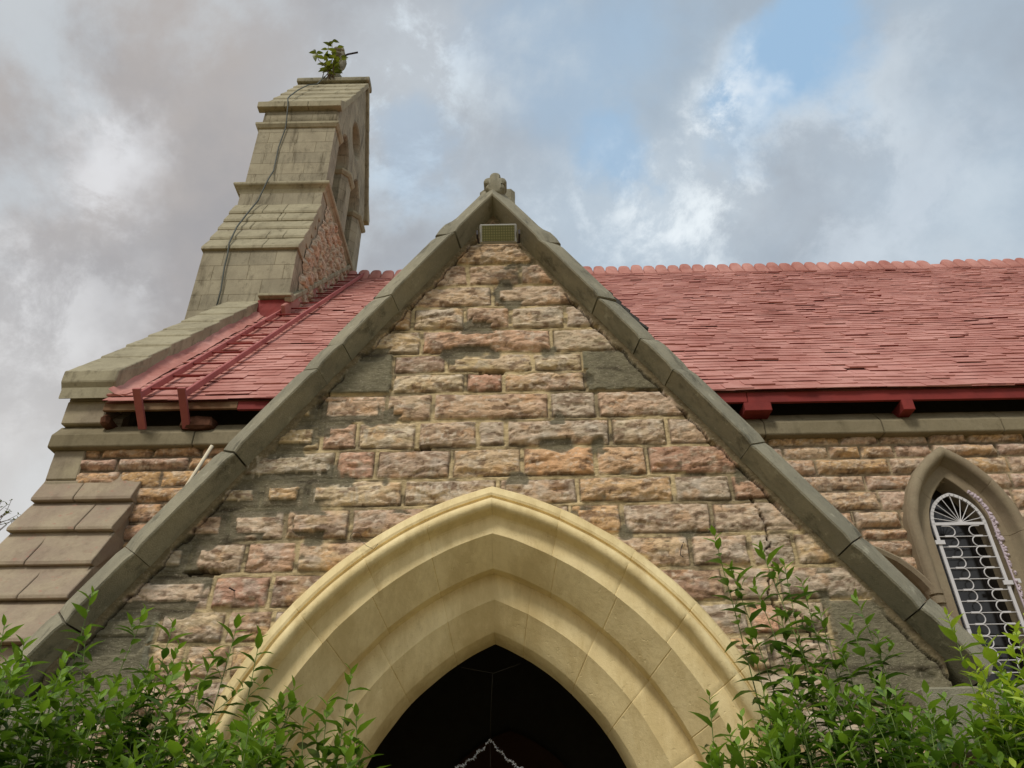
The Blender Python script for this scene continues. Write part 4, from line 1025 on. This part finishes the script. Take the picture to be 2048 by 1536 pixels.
tag(tube_obj('wire', [[(-.86+.03*math.cos(a*.7), 3.845-.002*a, 3.17+.028*math.sin(a*.7)) for a in range(9)]+[(-.80, 3.84, 3.12), (-.76, 3.842, 3.10), (-.74, 3.845, 3.13)]], .0014, MAT['iron'], seg=4), 'loop of thin wire on the left shoulder of the arch', 'wire')
tag(tube_obj('nail', [(-1.49, 3.95, 2.925), (-1.50, 3.885, 2.92)], .004, MAT['iron'], seg=6), 'rusty nail driven into the wall left of the arch', 'nail')
tag(tube_obj('wire_hook', [(.90, 3.96, 3.17), (.87, 3.925, 3.11), (.86, 3.92, 3.07), (.875, 3.925, 3.06)], .0025, MAT['iron'], seg=5), 'bent dark wire in a joint right of the arch', 'hook')

# ------------------------------------------------------------------ foliage
def leaf_mat(name, c1, c2):
    m, t, b = mat(name, .42, .45); a = tn(t, 'ShaderNodeAttribute', attribute_name='Col'); co = objco(t)
    c = mixc(t, a.outputs['Fac'], srgb(c1), srgb(c2)); c = mixc(t, 1., c, mixc(t, noise(t, co, 30, 3, .5), (.75, .78, .7, 1), (1.25, 1.2, 1.2, 1)), 'MULTIPLY')
    t.links.new(c, b.inputs['Base Color'])
    tr = tn(t, 'ShaderNodeBsdfTranslucent'); t.links.new(mixc(t, 1., c, (1.5, 1.6, .7, 1), 'MULTIPLY'), tr.inputs[0])
    mx = tn(t, 'ShaderNodeMixShader'); mx.inputs[0].default_value = .33; o = t.nodes['Material Output']
    t.links.new(b.outputs[0], mx.inputs[1]); t.links.new(tr.outputs[0], mx.inputs[2]); t.links.new(mx.outputs[0], o.inputs[0]); return m
MAT['leaf'] = leaf_mat('shrub_leaf', (42, 72, 30), (118, 150, 54))
MAT['leafy'] = leaf_mat('yellow_shrub_leaf', (76, 110, 40), (176, 196, 74))
MAT['leafd'] = leaf_mat('fig_leaf', (66, 74, 30), (120, 126, 54))
MAT['stem'] = m_plain('green_stem', (110, 128, 72), .7, .2)
MAT['bark'] = m_plain('bark', (92, 78, 60), .9, .1)
# leaf template: folded, curved lance shape, 5 stations
LT = [(0, .0), (.16, .13), (.42, .20), (.72, .125), (1., 0.)]
class Leaves:
    def __init__(s): s.V = []; s.F = []; s.C = []
    def add(s, p, d, upv, ln, curl, fac, wk=1.):
        d = d.normalized(); side = d.cross(upv)
        side = side.normalized() if side.length > 1e-4 else d.orthogonal().normalized()
        n = side.cross(d); b0 = len(s.V)
        for (t, w) in LT:
            c = p+d*(ln*t)+n*(-curl*ln*t*t); fold = w*ln*.35
            if w == 0: s.V.append(c[:]); s.C.append(fac)
            else:
                s.V.append((c+side*w*ln*wk+n*fold)[:]); s.V.append(c[:]); s.V.append((c-side*w*ln*wk+n*fold)[:]); s.C += [fac]*3
        b = b0
        s.F += [(b, b+1, b+2), (b, b+2, b+3)]
        for k in range(2):
            q = b+1+3*k; s.F += [(q, q+3, q+4, q+1), (q+1, q+4, q+5, q+2)]
        q = b+7; s.F += [(q, q+3, q+1), (q+1, q+3, q+2)]
    def build(s, name, mt, parent, label=None):
        me = bpy.data.meshes.new(name); me.from_pydata(s.V, [], s.F); a = me.color_attributes.new('Col', 'FLOAT_COLOR', 'POINT')
        cc = np.ones((len(s.V), 4), np.float32); cc[:, :3] = np.array(s.C)[:, None]; a.data.foreach_set('color', cc.ravel()); return link(name, me, mt, parent, label, True)
def stem(lv, bmst, base, tip, rnd, leafy=.9, ln=.105, sp=.030, r=.006, yellow=False, bow=.12):
    base, tip = Vector(base), Vector(tip); n = 14; dv = tip-base
    bx = Vector((rnd.uniform(-bow, bow), rnd.uniform(-bow, bow)*.6, 0)); pts = []
    for i in range(n+1):
        t = i/n; pts.append(base+dv*t+bx*math.sin(math.pi*t)+Vector((math.sin(t*9+rnd.random())*.006, 0, 0)))
    tube(bmst, pts, r, 5, .0016, cap=False)
    Ltot = dv.length; s = 0; k = rnd.randint(0, 9)
    while s < Ltot:
        frac = s/Ltot; t = 1-frac
        if t < .12: break
        p = pts[int(t*n)].lerp(pts[min(n, int(t*n)+1)], t*n-int(t*n)); ax = (pts[min(n, int(t*n)+1)]-pts[max(0, int(t*n)-1)]).normalized()
        az = k*2.4+rnd.uniform(-.4, .4); o = ax.orthogonal().normalized(); o = Matrix.Rotation(az, 3, ax) @ o
        young = max(0, 1-s/.16); l = ln*rnd.uniform(.75, 1.25)*(.45+.55*min(1, s/.10))
        elev = .35+1.1*young
        d = (o*(1)+ax*(elev+rnd.uniform(-.2, .35))).normalized()
        fac = min(1, .08+.9*young+rnd.uniform(0, .34)+(.5 if rnd.random() < .02 else 0)); 
        if s > leafy and rnd.random() < .45: pass
        else: lv.add(p, d, ax, l, rnd.uniform(.15, .55)*(1-young*.5), fac, rnd.uniform(.8, 1.15))
        if yellow and s < .28 and rnd.random() < .8:
            for _ in range(4):
                o2 = Matrix.Rotation(rnd.uniform(0, 6.3), 3, ax) @ o; lv.add(p, (o2+ax*1.2), ax, l*.45, .2, 1., .3)
        # side shoots
        if s > .10 and rnd.random() < .07:
            q = p+(o+ax*1.3).normalized()*rnd.uniform(.06, .16); tube(bmst, [p, q], .002, 4, .001, cap=False)
            for m in range(5):
                pp = p.lerp(q, .3+.7*m/4); oo = Matrix.Rotation(m*2.4, 3, ax) @ o; lv.add(pp, (oo+ax*(.5+.25*m)), ax, ln*rnd.uniform(.45, .75), .3, min(1, .4+.12*m), 1.)
        s += sp*(1 if s < .6 else 1.5)*(.6+.7*min(1, s/.1)); k += 1
def shrub(label, base, tips, rnd, mt='leaf', ln=.105, sp=.027, group=None, yellow=False, spread=.35):
    e = empty('shrub', label, 'shrub', base, group); lv = Leaves(); bs = bmesh.new()
    for (x, y, z) in tips:
        b = (base[0]+(x-base[0])*.55+rnd.uniform(-spread, spread)*.3, base[1]+(y-base[1])*.7, rnd.uniform(.0, .5))
        stem(lv, bs, b, (x, y, z), rnd, ln=ln, sp=sp, yellow=yellow)
    link('stems', mesh_of(bs, 'stems'), MAT['stem'], e, smooth=True); lv.build('foliage', MAT[mt], e); return e
rn = random.Random(21)
def interp(x, pts):
    for (a, za), (b, zb) in zip(pts[:-1], pts[1:]):
        if x <= b: return za+(zb-za)*(x-a)/(b-a)
    return pts[-1][1]
# big left shrub: named tall shoots plus a mass whose top line follows the outline
tl = [(-2.36, 3.3, 2.70), (-2.25, 3.35, 2.60), (-1.93, 3.4, 2.74), (-1.88, 3.35, 2.55), (-1.67, 3.4, 2.66), (-1.54, 3.42, 2.60), (-1.48, 3.4, 2.5), (-1.26, 3.45, 2.62), (-1.15, 3.45, 2.55), (-1.33, 3.4, 2.42), (-2.1, 3.3, 2.5)]
prL = [(-4.2, 2.6), (-3.0, 2.55), (-2.4, 2.42), (-1.9, 2.38), (-1.4, 2.32), (-1.1, 2.25), (-.95, 2.12)]
for _ in range(215):
    x = rn.uniform(-3.6, -1.0); y = rn.uniform(2.9, 3.62); z = interp(x, prL)-.20-abs(rn.gauss(0, .15))+rn.uniform(0, .36); z = 1.6+(z-1.6)*y/3.4
    tl.append((x*y/3.4, y, z))
shrub('large green shrub growing against the left side of the porch', (-2.0, 3.35, 0), tl, rn)
tl = [(-.70, 3.3, 2.36), (-.93, 3.3, 2.30), (-.98, 3.3, 2.24), (-.88, 3.3, 2.22), (-.78, 3.3, 2.24), (-.66, 3.3, 2.2), (-1.1, 3.3, 2.2), (-.83, 3.35, 2.15), (-.72, 3.3, 2.12), (-.64, 3.3, 2.06), (-.95, 3.25, 2.12), (-1.05, 3.25, 2.1)]
tl += [(rn.uniform(-1.15, -.62), rn.uniform(3.1, 3.4), rn.uniform(1.85, 2.1)) for _ in range(34)]
shrub('small green shrub in front of the left foot of the archway', (-.9, 3.3, 0), tl, rn)
tl = [(.76, 3.3, 2.24), (.88, 3.3, 2.16), (.82, 3.3, 2.1), (.98, 3.3, 2.24), (1.02, 3.25, 2.2), (.93, 3.3, 2.12), (.80, 3.25, 2.02)]
tl += [(rn.uniform(.72, 1.1), rn.uniform(3.1, 3.4), rn.uniform(1.85, 2.1)) for _ in range(30)]
shrub('small green shrub in front of the right foot of the archway', (.9, 3.3, 0), tl, rn)
tl = [(.92, 3.42, 2.99), (.97, 3.42, 2.82), (1.06, 3.4, 2.72), (1.22, 3.42, 2.84), (1.28, 3.42, 2.74), (1.15, 3.4, 2.6), (1.33, 3.42, 2.62), (1.44, 3.4, 2.56), (1.50, 3.4, 2.66), (1.55, 3.4, 2.5), (1.2, 3.4, 2.46), (1.0, 3.4, 2.5), (1.12, 3.4, 2.9), (1.38, 3.4, 2.45)]
prR = [(.9, 2.0), (1.15, 2.22), (1.5, 2.15), (1.9, 2.12), (2.6, 2.2)]
for _ in range(130):
    x = rn.uniform(.98, 2.15); y = rn.uniform(2.95, 3.6); z = interp(x, prR)-abs(rn.gauss(0, .16))+rn.uniform(-.1, .22); z = 1.6+(z-1.6)*y/3.4
    tl.append((x*y/3.4, y, z))
shrub('tall green shrub growing against the right side of the porch', (1.5, 3.4, 0), tl, rn)
tl = [(2.02, 3.2, 2.46), (1.98, 3.2, 2.38), (1.82, 3.3, 2.55), (1.9, 3.25, 2.45), (2.1, 3.2, 2.5)]
for _ in range(80):
    x = rn.uniform(1.75, 3.0); y = rn.uniform(2.8, 3.4); z = 2.26+rn.uniform(-.35, .14)+.05*(x-1.9); z = 1.6+(z-1.6)*y/3.2
    tl.append((x*y/3.2, y, z))
shrub('yellow green flowering shrub at the far right before the window', (2.2, 3.15, 0), tl, rn, 'leafy', yellow=True)
# wild plant on the tower
e = empty('wild_fig_plant', 'small wild plant sprouting on top of the bell tower', 'plant', (-4.8, 12.6, 19.95)); lv = Leaves(); bs = bmesh.new(); rp_ = random.Random(5)
for tip in ((-4.92, 12.55, 21.35), (-4.98, 12.5, 21.1), (-4.72, 12.5, 20.95), (-4.6, 12.55, 20.6), (-5.05, 12.5, 20.6), (-4.9, 12.45, 20.4), (-4.55, 12.5, 20.4), (-4.8, 12.45, 20.6)):
    b = Vector((-4.85+rp_.uniform(-.12, .2), 12.5, 19.6)); tip = Vector(tip); tube(bs, [b, b.lerp(tip, .5)+Vector((rp_.uniform(-.05, .05), 0, .03)), tip], .013, 5, .006)
    nl = 6
    for k in range(nl):
        t = .25+.75*k/(nl-1); p = b.lerp(tip, t); a = k*2.4+rp_.random(); d = Vector((math.cos(a), math.sin(a)*.6-.2, rp_.uniform(-.1, .7)))
        lv.add(p, d, Vector((0, 0, 1)), rp_.uniform(.15, .26), .5, rp_.random()*.8, 1.3)
b = Vector((-4.95, 12.5, 20.1)); tp = Vector((-5.25, 12.45, 20.65)); tube(bs, [b, (b+tp)/2+Vector((-.06, 0, 0)), tp], .011, 5, .006)
for d, l in (((-.7, 0, .35), .2), ((.7, 0, .25), .19), ((-.05, -.2, -1), .3), ((-.2, 0, .9), .18)): lv.add(tp, Vector(d), Vector((0, 0, 1)), l, .4, .3, 1.5)
link('stems', mesh_of(bs, 'st'), MAT['bark'], e, smooth=True); lv.build('foliage', MAT['leafd'], e)
# bare tree far left: its topmost twigs reach into the picture
e = empty('bare_tree', 'bare twiggy tree top at the far left edge behind the buttress', 'tree', (-15.6, 20, 0)); bs = bmesh.new(); rt_ = random.Random(11); lv = Leaves()
def branch(p, d, l, r, lvl, bm):
    q = p+d*l; mid = p+d*l*.5+Vector((rt_.uniform(-.06, .06), rt_.uniform(-.06, .06), 0))*l; tube(bm, [p, mid, q], r, 5, r*.6, cap=False)
    if lvl == 0:
        for _ in range(2): lv.add(q, Vector((rt_.uniform(-1, 1), rt_.uniform(-1, 1), rt_.uniform(0, 1))), Vector((0, 0, 1)), .1, .3, .2)
        return
    for k in range(3 if lvl > 1 else 4):
        a = rt_.uniform(0, 6.28); o = Vector((math.cos(a), math.sin(a), 0)); branch(p.lerp(q, rt_.uniform(.6, 1)), (d*1+o*rt_.uniform(.35, .8)+Vector((0, 0, .12))).normalized(), l*rt_.uniform(.6, .78), r*.6, lvl-1, bm)
tb = bmesh.new(); tube(tb, [(-15.6, 20, 0), (-15.45, 20, 3.2), (-14.9, 20, 6.1)], .2, 8, .12); link('trunk', mesh_of(tb, 'tr'), MAT['bark'], e, smooth=True)
for k in range(4):
    a = k*1.57+.4; branch(Vector((-14.9, 20, 6.0)), Vector((math.cos(a)*.5+.1, math.sin(a)*.5, 1)).normalized(), 2.1, .08, 4, bs)
link('crown', mesh_of(bs, 'cr'), MAT['bark'], e); lv.build('foliage', MAT['leafd'], e)
